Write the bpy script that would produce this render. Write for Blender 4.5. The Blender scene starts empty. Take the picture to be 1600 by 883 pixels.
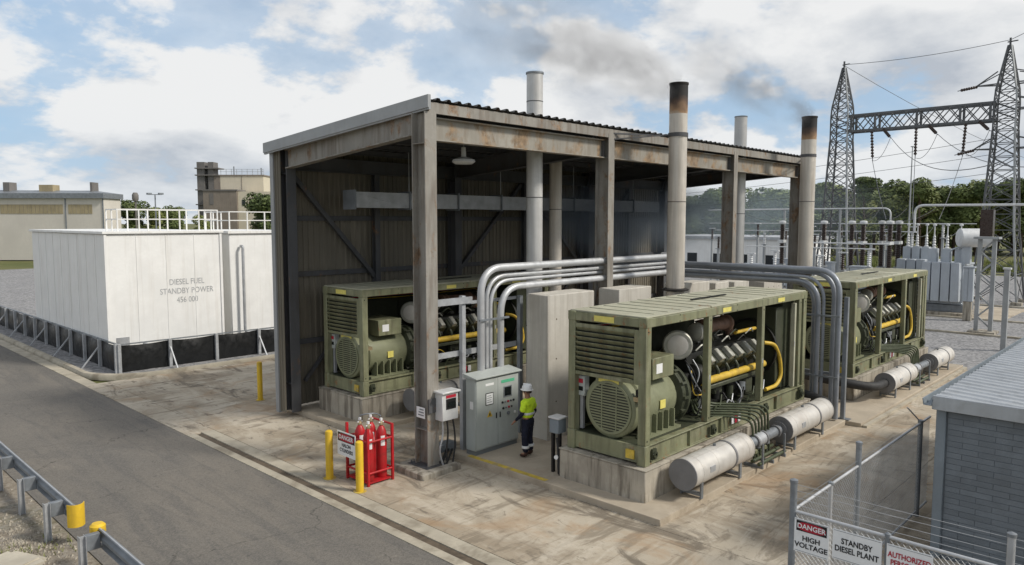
import bpy, bmesh, math, random
from mathutils import Vector, Matrix
R = math.radians
random.seed(7)
S = bpy.context.scene
COL = S.collection

# ------------------------------------------------------------------ camera
CAMH = 6.2
cam = bpy.data.cameras.new('camera'); camo = bpy.data.objects.new('camera', cam); COL.objects.link(camo)
cam.lens = 25.76; cam.sensor_width = 36; cam.clip_start = 0.1; cam.clip_end = 4000
camo.location = (0, 0, CAMH)
camo.rotation_euler = (R(90 - 4.818), 0, R(43.754 - 90))
S.camera = camo

# ------------------------------------------------------------------ light
SUN = Vector((0.36, -0.70, 0.68)).normalized()      # towards the sun
SUN_EL = math.asin(SUN.z); SUN_AZ = math.atan2(SUN.x, SUN.y)
sun = bpy.data.lights.new('sun', 'SUN'); suno = bpy.data.objects.new('sun', sun); COL.objects.link(suno)
sun.energy = 2.5; sun.angle = R(9); sun.color = (1, .94, .85)
suno.rotation_euler = SUN.to_track_quat('Z', 'Y').to_euler()
suno.location = (0, 0, 60)
S.view_settings.view_transform = 'Standard'
S.view_settings.look = 'None'
S.view_settings.exposure = 0.32
S.view_settings.gamma = 1

world = bpy.data.worlds.new('World'); S.world = world; world.use_nodes = True
def build_world():
    nt = world.node_tree; N = nt.nodes; L = nt.links
    N.clear()
    out = N.new('ShaderNodeOutputWorld'); bg = N.new('ShaderNodeBackground'); bg.inputs[1].default_value = 0.105
    sky = N.new('ShaderNodeTexSky'); sky.sky_type = 'NISHITA'; sky.sun_disc = False
    sky.sun_elevation = SUN_EL; sky.sun_rotation = SUN_AZ; sky.air_density = 1.1; sky.dust_density = 1.2; sky.ozone_density = 1.5
    tc = N.new('ShaderNodeTexCoord')
    sep = N.new('ShaderNodeSeparateXYZ'); L.new(tc.outputs['Generated'], sep.inputs[0])
    def math_(op, a, b=None, c=None, clamp=False):
        m = N.new('ShaderNodeMath'); m.operation = op; m.use_clamp = clamp
        for i, v in enumerate((a, b, c)):
            if v is None: continue
            if isinstance(v, (int, float)): m.inputs[i].default_value = v
            else: L.new(v, m.inputs[i])
        return m.outputs[0]
    def plane(dz):
        zd = math_('ADD', math_('MAXIMUM', math_('ADD', sep.outputs[2], dz), -0.05), 0.36)
        cb = N.new('ShaderNodeCombineXYZ')
        L.new(math_('DIVIDE', sep.outputs[0], zd), cb.inputs[0]); L.new(math_('DIVIDE', sep.outputs[1], zd), cb.inputs[1])
        return cb.outputs[0]
    def noise(vec, scale, det, rough, off, dist=0.0, lac=2.1):
        mp = N.new('ShaderNodeMapping'); mp.inputs['Location'].default_value = off; L.new(vec, mp.inputs[0])
        n = N.new('ShaderNodeTexNoise'); n.inputs['Scale'].default_value = scale; n.inputs['Detail'].default_value = det
        n.inputs['Roughness'].default_value = rough; n.inputs['Distortion'].default_value = dist; n.inputs['Lacunarity'].default_value = lac
        L.new(mp.outputs[0], n.inputs['Vector']); return n.outputs[0]
    def density(v):
        a = noise(v, 1.8, 7, 0.52, CLOUD_OFF, 0.15)
        b = noise(v, 4.6, 6, 0.56, (9.1, 4.7, 2))
        return math_('ADD', math_('MULTIPLY', a, 0.74), math_('MULTIPLY', b, 0.26))
    v0 = plane(0.0); d0 = density(v0); d1 = density(plane(0.045)); d2 = density(plane(0.10))
    def ramp(val, a, b):
        m = N.new('ShaderNodeMapRange'); m.interpolation_type = 'SMOOTHSTEP'
        m.inputs['From Min'].default_value = a; m.inputs['From Max'].default_value = b
        L.new(val, m.inputs['Value']); return m.outputs[0]
    mask = ramp(d0, 0.420, 0.495)
    thin = ramp(noise(v0, 0.7, 6, .62, (5, 2, 7)), .36, .72)
    mask = math_('MAXIMUM', mask, math_('MULTIPLY', thin, 0.5))
    hz = ramp(sep.outputs[2], 0.75, -0.02)              # milky air towards the horizon
    up_ = math_('ADD', math_('MULTIPLY', math_('SUBTRACT', d0, d1), 4.2), math_('MULTIPLY', math_('SUBTRACT', d0, d2), 2.6))
    shade = math_('SUBTRACT', math_('ADD', up_, 0.74), math_('MULTIPLY', ramp(d0, 0.50, 0.70), 0.42), None, True)
    cl = N.new('ShaderNodeMix'); cl.data_type = 'RGBA'
    cl.inputs['A'].default_value = (3.7, 3.98, 4.4, 1); cl.inputs['B'].default_value = (6.7, 6.7, 6.65, 1)
    L.new(shade, cl.inputs['Factor'])
    sk = N.new('ShaderNodeMix'); sk.data_type = 'RGBA'; sk.blend_type = 'MIX'
    sk.inputs['B'].default_value = (2.9, 4.35, 6.1, 1)
    L.new(math_('MULTIPLY', hz, 0.85), sk.inputs['Factor']); L.new(sky.outputs[0], sk.inputs['A'])
    mx = N.new('ShaderNodeMix'); mx.data_type = 'RGBA'
    L.new(math_('MULTIPLY', mask, 0.95), mx.inputs['Factor'])
    L.new(sk.outputs['Result'], mx.inputs['A']); L.new(cl.outputs['Result'], mx.inputs['B'])
    hz2 = ramp(sep.outputs[2], 0.15, -0.02)
    fin = N.new('ShaderNodeMix'); fin.data_type = 'RGBA'; fin.inputs['B'].default_value = (4.7, 5.3, 5.9, 1)
    L.new(math_('MULTIPLY', hz2, 0.38), fin.inputs['Factor']); L.new(mx.outputs['Result'], fin.inputs['A'])
    L.new(fin.outputs['Result'], bg.inputs[0]); L.new(bg.outputs[0], out.inputs[0])
CLOUD_OFF = (3.1, 1.7, 0)
build_world()

# ------------------------------------------------------------------ materials
MATS = {}
def pm(name, col, rough=.7, metal=0.0, var=.18, scale=2.0, rust=0.0, rustcol=(.16, .075, .03), rscale=3.0,
       streak=0.0, streakcol=(.06, .05, .04), bump=0.0, bscale=60.0, dirt=0.0, dirtcol=(.08, .065, .05), dscale=.5, spec=.4, strz=.25):
    if name in MATS: return MATS[name]
    m = bpy.data.materials.new(name); m.use_nodes = True; MATS[name] = m
    nt = m.node_tree; N = nt.nodes; L = nt.links
    b = N['Principled BSDF']
    b.inputs['Roughness'].default_value = rough; b.inputs['Metallic'].default_value = metal
    b.inputs['Specular IOR Level'].default_value = spec
    g = N.new('ShaderNodeNewGeometry'); pos = g.outputs['Position']
    def noise(sc, det=5, ro=.6, stretch=None, dist=0):
        v = pos
        if stretch:
            mp = N.new('ShaderNodeMapping'); mp.inputs['Scale'].default_value = stretch; L.new(pos, mp.inputs[0]); v = mp.outputs[0]
        n = N.new('ShaderNodeTexNoise'); n.inputs['Scale'].default_value = sc; n.inputs['Detail'].default_value = det
        n.inputs['Roughness'].default_value = ro; n.inputs['Distortion'].default_value = dist; L.new(v, n.inputs['Vector']); return n.outputs[0]
    def mr(val, a, b_, c, d, smooth=True):
        q = N.new('ShaderNodeMapRange'); q.interpolation_type = 'SMOOTHSTEP' if smooth else 'LINEAR'
        for k, x in zip(('From Min', 'From Max', 'To Min', 'To Max'), (a, b_, c, d)): q.inputs[k].default_value = x
        L.new(val, q.inputs['Value']); return q.outputs[0]
    def mix(f, A, B, mode='MIX'):
        q = N.new('ShaderNodeMix'); q.data_type = 'RGBA'; q.blend_type = mode
        if isinstance(f, float): q.inputs['Factor'].default_value = f
        else: L.new(f, q.inputs['Factor'])
        for k, x in (('A', A), ('B', B)):
            if isinstance(x, tuple): q.inputs[k].default_value = (*x[:3], 1)
            else: L.new(x, q.inputs[k])
        return q.outputs['Result']
    lo = tuple(c * (1 - var) for c in col); hi = tuple(min(1, c * (1 + var)) for c in col)
    c = mix(mr(noise(scale), .3, .7, 0, 1), lo, hi)
    c = mix(mr(noise(scale * 9, 3), .3, .7, 0, .5), c, tuple(x * (1 - var * .7) for x in col))
    if dirt: c = mix(mr(noise(dscale, 6, .65, None, .6), .48, .68, 0, dirt), c, dirtcol)
    if streak: c = mix(mr(noise(2.2, 5, .6, (2.2, 2.2, strz)), .50 - .09 * streak, .72 - .10 * streak, 0, streak), c, streakcol)
    if rust:
        rn = noise(rscale, 7, .7, (1, 1, .6), .4); rf = mr(rn, .62 - rust * .22, .72 - rust * .18, 0, .92)
        rc = mix(mr(noise(rscale * 6, 3), .3, .7, 0, 1), rustcol, tuple(x * 2.1 for x in rustcol)); c = mix(rf, c, rc)
        if metal: L.new(mr(rf, 0, 1, metal, 0), b.inputs['Metallic'])
    L.new(c, b.inputs['Base Color'])
    L.new(mr(noise(scale * 4, 4), .3, .7, max(0.05, rough - .1), min(1, rough + .12)), b.inputs['Roughness'])
    if bump:
        bn = N.new('ShaderNodeBump'); bn.inputs['Strength'].default_value = bump; bn.inputs['Distance'].default_value = .02
        L.new(noise(bscale, 4, .65), bn.inputs['Height']); L.new(bn.outputs[0], b.inputs['Normal'])
    return m
def emat(name, col, e):
    m = bpy.data.materials.new(name); m.use_nodes = True; b = m.node_tree.nodes['Principled BSDF']
    b.inputs['Base Color'].default_value = (*col, 1); b.inputs['Emission Color'].default_value = (*col, 1); b.inputs['Emission Strength'].default_value = e
    return m
M = dict(
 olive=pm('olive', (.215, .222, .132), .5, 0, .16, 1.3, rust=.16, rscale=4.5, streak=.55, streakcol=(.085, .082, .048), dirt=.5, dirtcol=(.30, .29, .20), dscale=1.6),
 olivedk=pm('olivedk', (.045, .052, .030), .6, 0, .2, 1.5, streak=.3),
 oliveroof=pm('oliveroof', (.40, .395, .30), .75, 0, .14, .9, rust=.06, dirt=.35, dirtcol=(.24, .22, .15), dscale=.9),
 alternator=pm('alternator', (.21, .222, .135), .5, 0, .12, 2, dirt=.3, dirtcol=(.09, .085, .05), dscale=2),
 engine=pm('engine', (.016, .017, .014), .55, .2, .4, 3),
 engine2=pm('engine2', (.055, .062, .038), .5, .1, .35, 3),
 head=pm('head', (.42, .42, .37), .45, .3, .2, 5, dirt=.3),
 exhaust=pm('exhaust', (.20, .12, .085), .6, .3, .35, 5),
 yellow=pm('yellow', (.62, .42, .05), .5, 0, .16, 4, dirt=.35, dirtcol=(.30, .18, .05), dscale=3),
 bollard=pm('bollard', (.72, .47, .03), .5, 0, .1, 3, streak=.3, streakcol=(.35, .22, .04), dirt=.2, dirtcol=(.3, .2, .06), dscale=2.5),
 yellowpaint=pm('yellowpaint', (.55, .40, .06), .7, 0, .3, 5, dirt=.7, dirtcol=(.3, .25, .18), dscale=4),
 label=pm('label', (.70, .62, .16), .5, 0, .1, 9),
 white=pm('white', (.80, .80, .78), .5, 0, .05, 1.2, streak=.22, streakcol=(.5, .46, .40), strz=.12),
 signwhite=pm('signwhite', (.78, .79, .79), .4, 0, .05, 3, dirt=.2, dirtcol=(.5, .48, .44), dscale=3),
 red=pm('red', (.44, .014, .02), .42, 0, .16, 3, dirt=.45, dirtcol=(.22, .03, .025), dscale=5, streak=.3, streakcol=(.16, .03, .02)),
 signred=pm('signred', (.42, .025, .045), .4, 0, .1, 6),
 black=pm('black', (.015, .015, .016), .45, 0, .3, 5),
 rubber=pm('rubber', (.03, .03, .03), .65, 0, .3, 5),
 liner=pm('liner', (.012, .013, .014), .38, 0, .3, 1.2, bump=.5, bscale=3),
 galv=pm('galv', (.44, .455, .47), .48, .35, .16, 3, dirt=.25, dirtcol=(.25, .25, .24), dscale=2),
 galvdk=pm('galvdk', (.23, .25, .27), .5, .35, .18, 3, dirt=.3, dirtcol=(.12, .12, .12), dscale=2),
 conduit=pm('conduit', (.52, .53, .54), .42, .35, .1, 2, streak=.15, streakcol=(.25, .25, .25)),
 conduitdk=pm('conduitdk', (.27, .29, .32), .45, .35, .15, 2),
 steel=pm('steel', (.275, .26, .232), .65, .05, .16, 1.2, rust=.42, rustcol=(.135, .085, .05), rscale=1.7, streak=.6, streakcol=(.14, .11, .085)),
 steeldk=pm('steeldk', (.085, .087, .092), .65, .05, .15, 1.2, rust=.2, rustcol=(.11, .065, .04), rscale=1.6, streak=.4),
 beam=pm('beam', (.30, .283, .245), .68, .05, .16, 1.1, rust=.7, rustcol=(.155, .105, .06), rscale=1.0, streak=.4, streakcol=(.16, .12, .085)),
 roofmetal=pm('roofmetal', (.11, .11, .108), .55, .3, .18, 1, rust=.12, streak=.2),
 fascia=pm('fascia', (.33, .34, .345), .5, .2, .1, 1, streak=.25, streakcol=(.25, .25, .25)),
 cladding=pm('cladding', (.15, .135, .104), .6, 0, .12, .7, streak=.5, streakcol=(.24, .21, .16), strz=.12),  # wall base colour set darker, standing in for the shade inside the shed
 stack=pm('stack', (.56, .52, .46), .5, .3, .1, 1.2, streak=.4, streakcol=(.26, .215, .17), strz=.1),
 stackgrey=pm('stackgrey', (.56, .555, .54), .5, .3, .1, 1.2, streak=.3, streakcol=(.28, .27, .25), strz=.1),
 soot=pm('soot', (.025, .022, .02), .85, 0, .4, 3),
 silencer=pm('silencer', (.60, .58, .54), .5, .25, .09, 1.5, streak=.3, streakcol=(.42, .38, .33), dirt=.25, dirtcol=(.40, .34, .28), dscale=1.4),
 silencerend=pm('silencerend', (.20, .20, .205), .55, .25, .15, 3),
 cabinet=pm('cabinet', (.40, .43, .41), .5, 0, .06, 1, streak=.2, streakcol=(.28, .29, .27)),
 cabinetdk=pm('cabinetdk', (.17, .185, .19), .55, 0, .1, 1),
 screen=pm('screen', (.012, .016, .016), .15, 0, .2, 4),
 green=pm('greenstrip', (.10, .45, .26), .5, 0, .1, 4),
 concrete=pm('concrete', (.40, .365, .30), .9, 0, .16, 1.2, streak=.8, streakcol=(.13, .11, .085), dirt=.45, dirtcol=(.22, .19, .155), dscale=1.0, bump=.25, bscale=25),
 wallconc=pm('wallconc', (.52, .495, .44), .9, 0, .10, 1.0, streak=.4, streakcol=(.30, .27, .22), dirt=.25, dirtcol=(.30, .27, .22), dscale=1.2, bump=.2, bscale=20, strz=.12),
 slab=pm('slab', (.43, .37, .285), .9, 0, .14, 1.0, dirt=.6, dirtcol=(.25, .20, .145), dscale=.7, bump=.2, bscale=30),
 kerb=pm('kerb', (.42, .38, .30), .9, 0, .16, 1.5, dirt=.6, dirtcol=(.17, .14, .10), dscale=1.1, bump=.2, bscale=30),
 drain=pm('drain', (.11, .085, .06), .9, 0, .35, 2, dirt=.6, dirtcol=(.15, .12, .085), dscale=3),
 brick=pm('brick', (.165, .188, .21), .75, 0, .12, 3, dirt=.3, dirtcol=(.11, .12, .13), dscale=.8, bump=.3, bscale=40),
 mortar=pm('mortar', (.125, .142, .16), .9, 0, .15, 4, bump=.3, bscale=60),
 bluegrey=pm('bluegrey', (.20, .235, .265), .5, .1, .1, 2, streak=.2, streakcol=(.13, .15, .17)),
 roofblue=pm('roofblue', (.40, .425, .448), .5, .3, .10, .8, streak=.3, streakcol=(.26, .275, .285), dirt=.45, dirtcol=(.27, .28, .28), dscale=1.3),
 trafo=pm('trafo', (.42, .455, .49), .5, .05, .08, 1, streak=.25, streakcol=(.28, .30, .32)),
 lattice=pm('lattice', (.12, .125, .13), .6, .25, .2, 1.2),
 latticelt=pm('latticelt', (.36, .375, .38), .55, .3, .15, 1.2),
 porcelain=pm('porcelain', (.052, .036, .030), .3, 0, .2, 3),
 cap=pm('cap', (.62, .63, .63), .45, .2, .1, 3),
 wire=pm('wire', (.13, .135, .14), .5, .3, .1, 2),
 beige=pm('beige', (.62, .56, .44), .7, 0, .06, .4, streak=.18, streakcol=(.45, .4, .31)),
 beigewall=pm('beigewall', (.60, .565, .505), .7, 0, .06, .3, streak=.15, streakcol=(.45, .42, .36)),
 tan=pm('tan', (.36, .30, .185), .7, 0, .15, .8, streak=.2),
 darkpanel=pm('darkpanel', (.17, .16, .15), .7, 0, .15, .5, streak=.3),
 brown=pm('brown', (.24, .205, .17), .75, 0, .12, .5, streak=.2),
 glassdk=pm('glassdk', (.02, .025, .03), .15, 0, .2, 4),
 skin=pm('skin', (.33, .17, .11), .6, 0, .08, 8),
 hivis=pm('hivis', (.62, .86, .03), .75, 0, .10, 9),
 navy=pm('navy', (.010, .013, .028), .85, 0, .3, 9),
 reflect=pm('reflect', (.70, .71, .70), .5, 0, .1, 9),
 boot=pm('boot', (.05, .022, .014), .6, 0, .2, 9),
 helmet=pm('helmet', (.82, .82, .80), .35, 0, .04, 5),
 bark=pm('bark', (.085, .06, .042), .9, 0, .3, 2, bump=.4, bscale=8),
 hose=pm('hose', (.075, .09, .05), .5, .1, .3, 4),
 copper=pm('brass', (.45, .36, .22), .4, .6, .2, 6),
 stone=pm('stone', (.46, .42, .34), .9, 0, .15, 2, bump=.3, bscale=15),
)

def _bricktone():
    m = MATS['brick']; nt = m.node_tree; N = nt.nodes; L = nt.links; b = N['Principled BSDF']; src = b.inputs['Base Color'].links[0].from_socket
    oi = N.new('ShaderNodeObjectInfo'); mr = N.new('ShaderNodeMapRange'); mr.inputs['To Min'].default_value = .88; mr.inputs['To Max'].default_value = 1.08; L.new(oi.outputs['Random'], mr.inputs['Value'])
    vm = N.new('ShaderNodeVectorMath'); vm.operation = 'SCALE'; L.new(src, vm.inputs[0]); L.new(mr.outputs[0], vm.inputs['Scale']); L.new(vm.outputs[0], b.inputs['Base Color'])
_bricktone()
def ground_mat(name, col, col2, sc1, stains, speck=None, rough=.92, bump=.25, bscale=30, cracks=None):
    """flat ground: two-tone mottling, stains of several scales, optional speckle of small stones"""
    m = bpy.data.materials.new(name); m.use_nodes = True
    nt = m.node_tree; N = nt.nodes; L = nt.links; b = N['Principled BSDF']
    b.inputs['Specular IOR Level'].default_value = .3
    g = N.new('ShaderNodeNewGeometry'); pos = g.outputs['Position']
    def noise(sc, det=6, ro=.62, stretch=None, dist=0, off=(0, 0, 0), rot=0):
        mp = N.new('ShaderNodeMapping'); mp.inputs['Location'].default_value = off; mp.inputs['Rotation'].default_value = (0, 0, rot)
        mp.inputs['Scale'].default_value = stretch or (1, 1, 1)
        L.new(pos, mp.inputs[0]); n = N.new('ShaderNodeTexNoise'); n.inputs['Scale'].default_value = sc; n.inputs['Detail'].default_value = det
        n.inputs['Roughness'].default_value = ro; n.inputs['Distortion'].default_value = dist; L.new(mp.outputs[0], n.inputs['Vector']); return n.outputs[0]
    def mr(v, a, b_, c, d):
        q = N.new('ShaderNodeMapRange'); q.interpolation_type = 'SMOOTHSTEP'
        for k, x in zip(('From Min', 'From Max', 'To Min', 'To Max'), (a, b_, c, d)): q.inputs[k].default_value = x
        L.new(v, q.inputs['Value']); return q.outputs[0]
    def mix(f, A, B):
        q = N.new('ShaderNodeMix'); q.data_type = 'RGBA'
        L.new(f, q.inputs['Factor'])
        for k, x in (('A', A), ('B', B)):
            if isinstance(x, tuple): q.inputs[k].default_value = (*x[:3], 1)
            else: L.new(x, q.inputs[k])
        return q.outputs['Result']
    c = mix(mr(noise(sc1), .35, .65, 0, 1), col, col2)
    for i, (sc, a, b_, amt, sc_col, st, dist, rot) in enumerate(stains):
        c = mix(mr(noise(sc, 7, .66, st, dist, (i * 7.3, i * 3.1, i), rot), a, b_, 0, amt), c, sc_col)
    c = mix(mr(noise(55, 3, .6), .35, .65, 0, .25), c, tuple(x * .7 for x in col))
    if cracks:
        mp = N.new('ShaderNodeVectorMath'); mp.operation = 'ADD'; nz = N.new('ShaderNodeTexNoise'); nz.inputs['Scale'].default_value = 1.1; nz.inputs['Detail'].default_value = 5; L.new(pos, nz.inputs['Vector'])
        sc_ = N.new('ShaderNodeVectorMath'); sc_.operation = 'SCALE'; sc_.inputs['Scale'].default_value = 1.3; L.new(nz.outputs['Color'], sc_.inputs[0]); L.new(pos, mp.inputs[0]); L.new(sc_.outputs[0], mp.inputs[1])
        v = N.new('ShaderNodeTexVoronoi'); v.feature = 'DISTANCE_TO_EDGE'; v.inputs['Scale'].default_value = cracks[0]; L.new(mp.outputs[0], v.inputs['Vector'])
        cr = mr(v.outputs['Distance'], .0, cracks[1], cracks[2], 0); mm = N.new('ShaderNodeMath'); mm.operation = 'MULTIPLY'; L.new(cr, mm.inputs[0]); L.new(mr(noise(.3, 3, .6, None, 0, (31, 7, 0)), .42, .58, 0, 1), mm.inputs[1])
        c = mix(mm.outputs[0], c, tuple(x * .22 for x in col))
    if speck:
        sc, colA, colB, amt = speck
        v = N.new('ShaderNodeTexVoronoi'); v.inputs['Scale'].default_value = sc; L.new(pos, v.inputs['Vector'])
        sp = N.new('ShaderNodeSeparateColor'); L.new(v.outputs['Color'], sp.inputs[0])
        cc = mix(sp.outputs[0], colA, colB); q = N.new('ShaderNodeMix'); q.data_type = 'RGBA'; q.inputs['Factor'].default_value = amt
        L.new(c, q.inputs['A']); L.new(cc, q.inputs['B']); c = q.outputs['Result']
    L.new(c, b.inputs['Base Color']); b.inputs['Roughness'].default_value = rough
    bn = N.new('ShaderNodeBump'); bn.inputs['Strength'].default_value = bump; bn.inputs['Distance'].default_value = .03
    L.new(noise(bscale, 4, .65), bn.inputs['Height']); L.new(bn.outputs[0], b.inputs['Normal'])
    return m
M['apron'] = ground_mat('apron', (.44, .385, .30), (.54, .48, .385), .35, [
    (.55, .46, .62, .85, (.32, .262, .19), (1, .35, 1), .9, .5),
    (.28, .48, .64, .80, (.27, .218, .155), (1, 1, 1), 1.0, 0),
    (1.9, .51, .64, .75, (.20, .165, .12), (.22, 1.2, 1), 1.2, -.6),
    (1.5, .55, .68, .55, (.60, .545, .45), (.25, 1.2, 1), .9, -.75),
    (.85, .55, .66, .85, (.13, .108, .082), (1, .45, 1), 1.0, .3),
    (3.2, .58, .68, .75, (.12, .098, .075), (1, .4, 1), .7, .5),
    (9, .58, .70, .5, (.16, .13, .10), (1, .6, 1), .4, .2),
    (.40, .52, .68, .6, (.37, .235, .125), (1, 1, 1), .9, 0)], cracks=(.16, .006, .75))
M['asphalt'] = ground_mat('asphalt', (.136, .127, .113), (.182, .166, .142), .22, [
    (.26, .45, .62, .8, (.225, .200, .165), (1, .45, 1), .9, .2),
    (.8, .54, .72, .45, (.100, .098, .095), (1.5, .2, 1), 1.2, .30),
    (1.2, .58, .70, .45, (.27, .24, .195), (.28, 1.5, 1), 1.0, -.6),
    (.5, .56, .72, .4, (.105, .102, .098), (1, .4, 1), .8, -.2),
    (3.5, .62, .69, .7, (.06, .058, .056), (1, 1, 1), .3, 0),
    (8, .54, .70, .45, (.085, .082, .078), (1, .5, 1), .5, .3),
    (1.0, .50, .64, .55, (.098, .096, .092), (1.6, .14, 1), 1.5, .5),
    (2.2, .64, .70, .5, (.30, .27, .22), (1, .5, 1), .5, .8)], (45, (.08, .078, .074), (.28, .26, .23), .30), cracks=(.20, .005, .8), rough=.9, bump=.3, bscale=70)
M['gravel'] = ground_mat('gravel', (.21, .21, .215), (.29, .285, .28), .4, [(.3, .5, .7, .5, (.17, .16, .15), (1, 1, 1), .5, 0)], (9, (.10, .10, .105), (.42, .415, .41), .6), bump=.8, bscale=14)
M['dirt'] = ground_mat('dirt', (.20, .165, .12), (.29, .245, .185), .6, [
    (.5, .48, .62, .8, (.13, .12, .05), (1, 1, 1), .6, 0), (.35, .5, .64, .8, (.30, .295, .28), (1, 1, 1), .5, 0), (2.5, .58, .7, .6, (.09, .075, .05), (1, 1, 1), .5, 0)], (16, (.12, .10, .075), (.40, .37, .32), .35), bump=.8, bscale=18)
M['grass'] = ground_mat('grass', (.10, .115, .035), (.16, .155, .06), .12, [(.08, .45, .65, .7, (.21, .19, .10), (1, 1, 1), .4, 0), (.8, .5, .7, .5, (.07, .085, .025), (1, 1, 1), .5, 0)], bump=.8, bscale=6)

def leaf_mat(name, a, b_):
    m = bpy.data.materials.new(name); m.use_nodes = True; nt = m.node_tree; N = nt.nodes; L = nt.links; b = N['Principled BSDF']
    g = N.new('ShaderNodeNewGeometry'); oi = N.new('ShaderNodeObjectInfo')
    n = N.new('ShaderNodeTexNoise'); n.inputs['Scale'].default_value = .55; n.inputs['Detail'].default_value = 3; L.new(g.outputs['Position'], n.inputs['Vector'])
    ad = N.new('ShaderNodeMath'); ad.operation = 'MULTIPLY_ADD'; L.new(g.outputs['Random Per Island'], ad.inputs[0]); ad.inputs[1].default_value = .5; L.new(n.outputs[0], ad.inputs[2])
    a2 = N.new('ShaderNodeMath'); a2.operation = 'MULTIPLY_ADD'; L.new(oi.outputs['Random'], a2.inputs[0]); a2.inputs[1].default_value = .5; L.new(ad.outputs[0], a2.inputs[2])
    mr = N.new('ShaderNodeMapRange'); mr.inputs['From Min'].default_value = .45; mr.inputs['From Max'].default_value = 1.35; L.new(a2.outputs[0], mr.inputs['Value'])
    mx = N.new('ShaderNodeMix'); mx.data_type = 'RGBA'; mx.inputs['A'].default_value = (*a, 1); mx.inputs['B'].default_value = (*b_, 1); L.new(mr.outputs[0], mx.inputs['Factor'])
    L.new(mx.outputs['Result'], b.inputs['Base Color']); b.inputs['Roughness'].default_value = .6; b.inputs['Specular IOR Level'].default_value = .25
    return m
M['leaf'] = leaf_mat('leaf', (.06, .088, .022), (.23, .25, .075))
M['leafdark'] = leaf_mat('leafdark', (.042, .066, .022), (.15, .185, .062))

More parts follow.
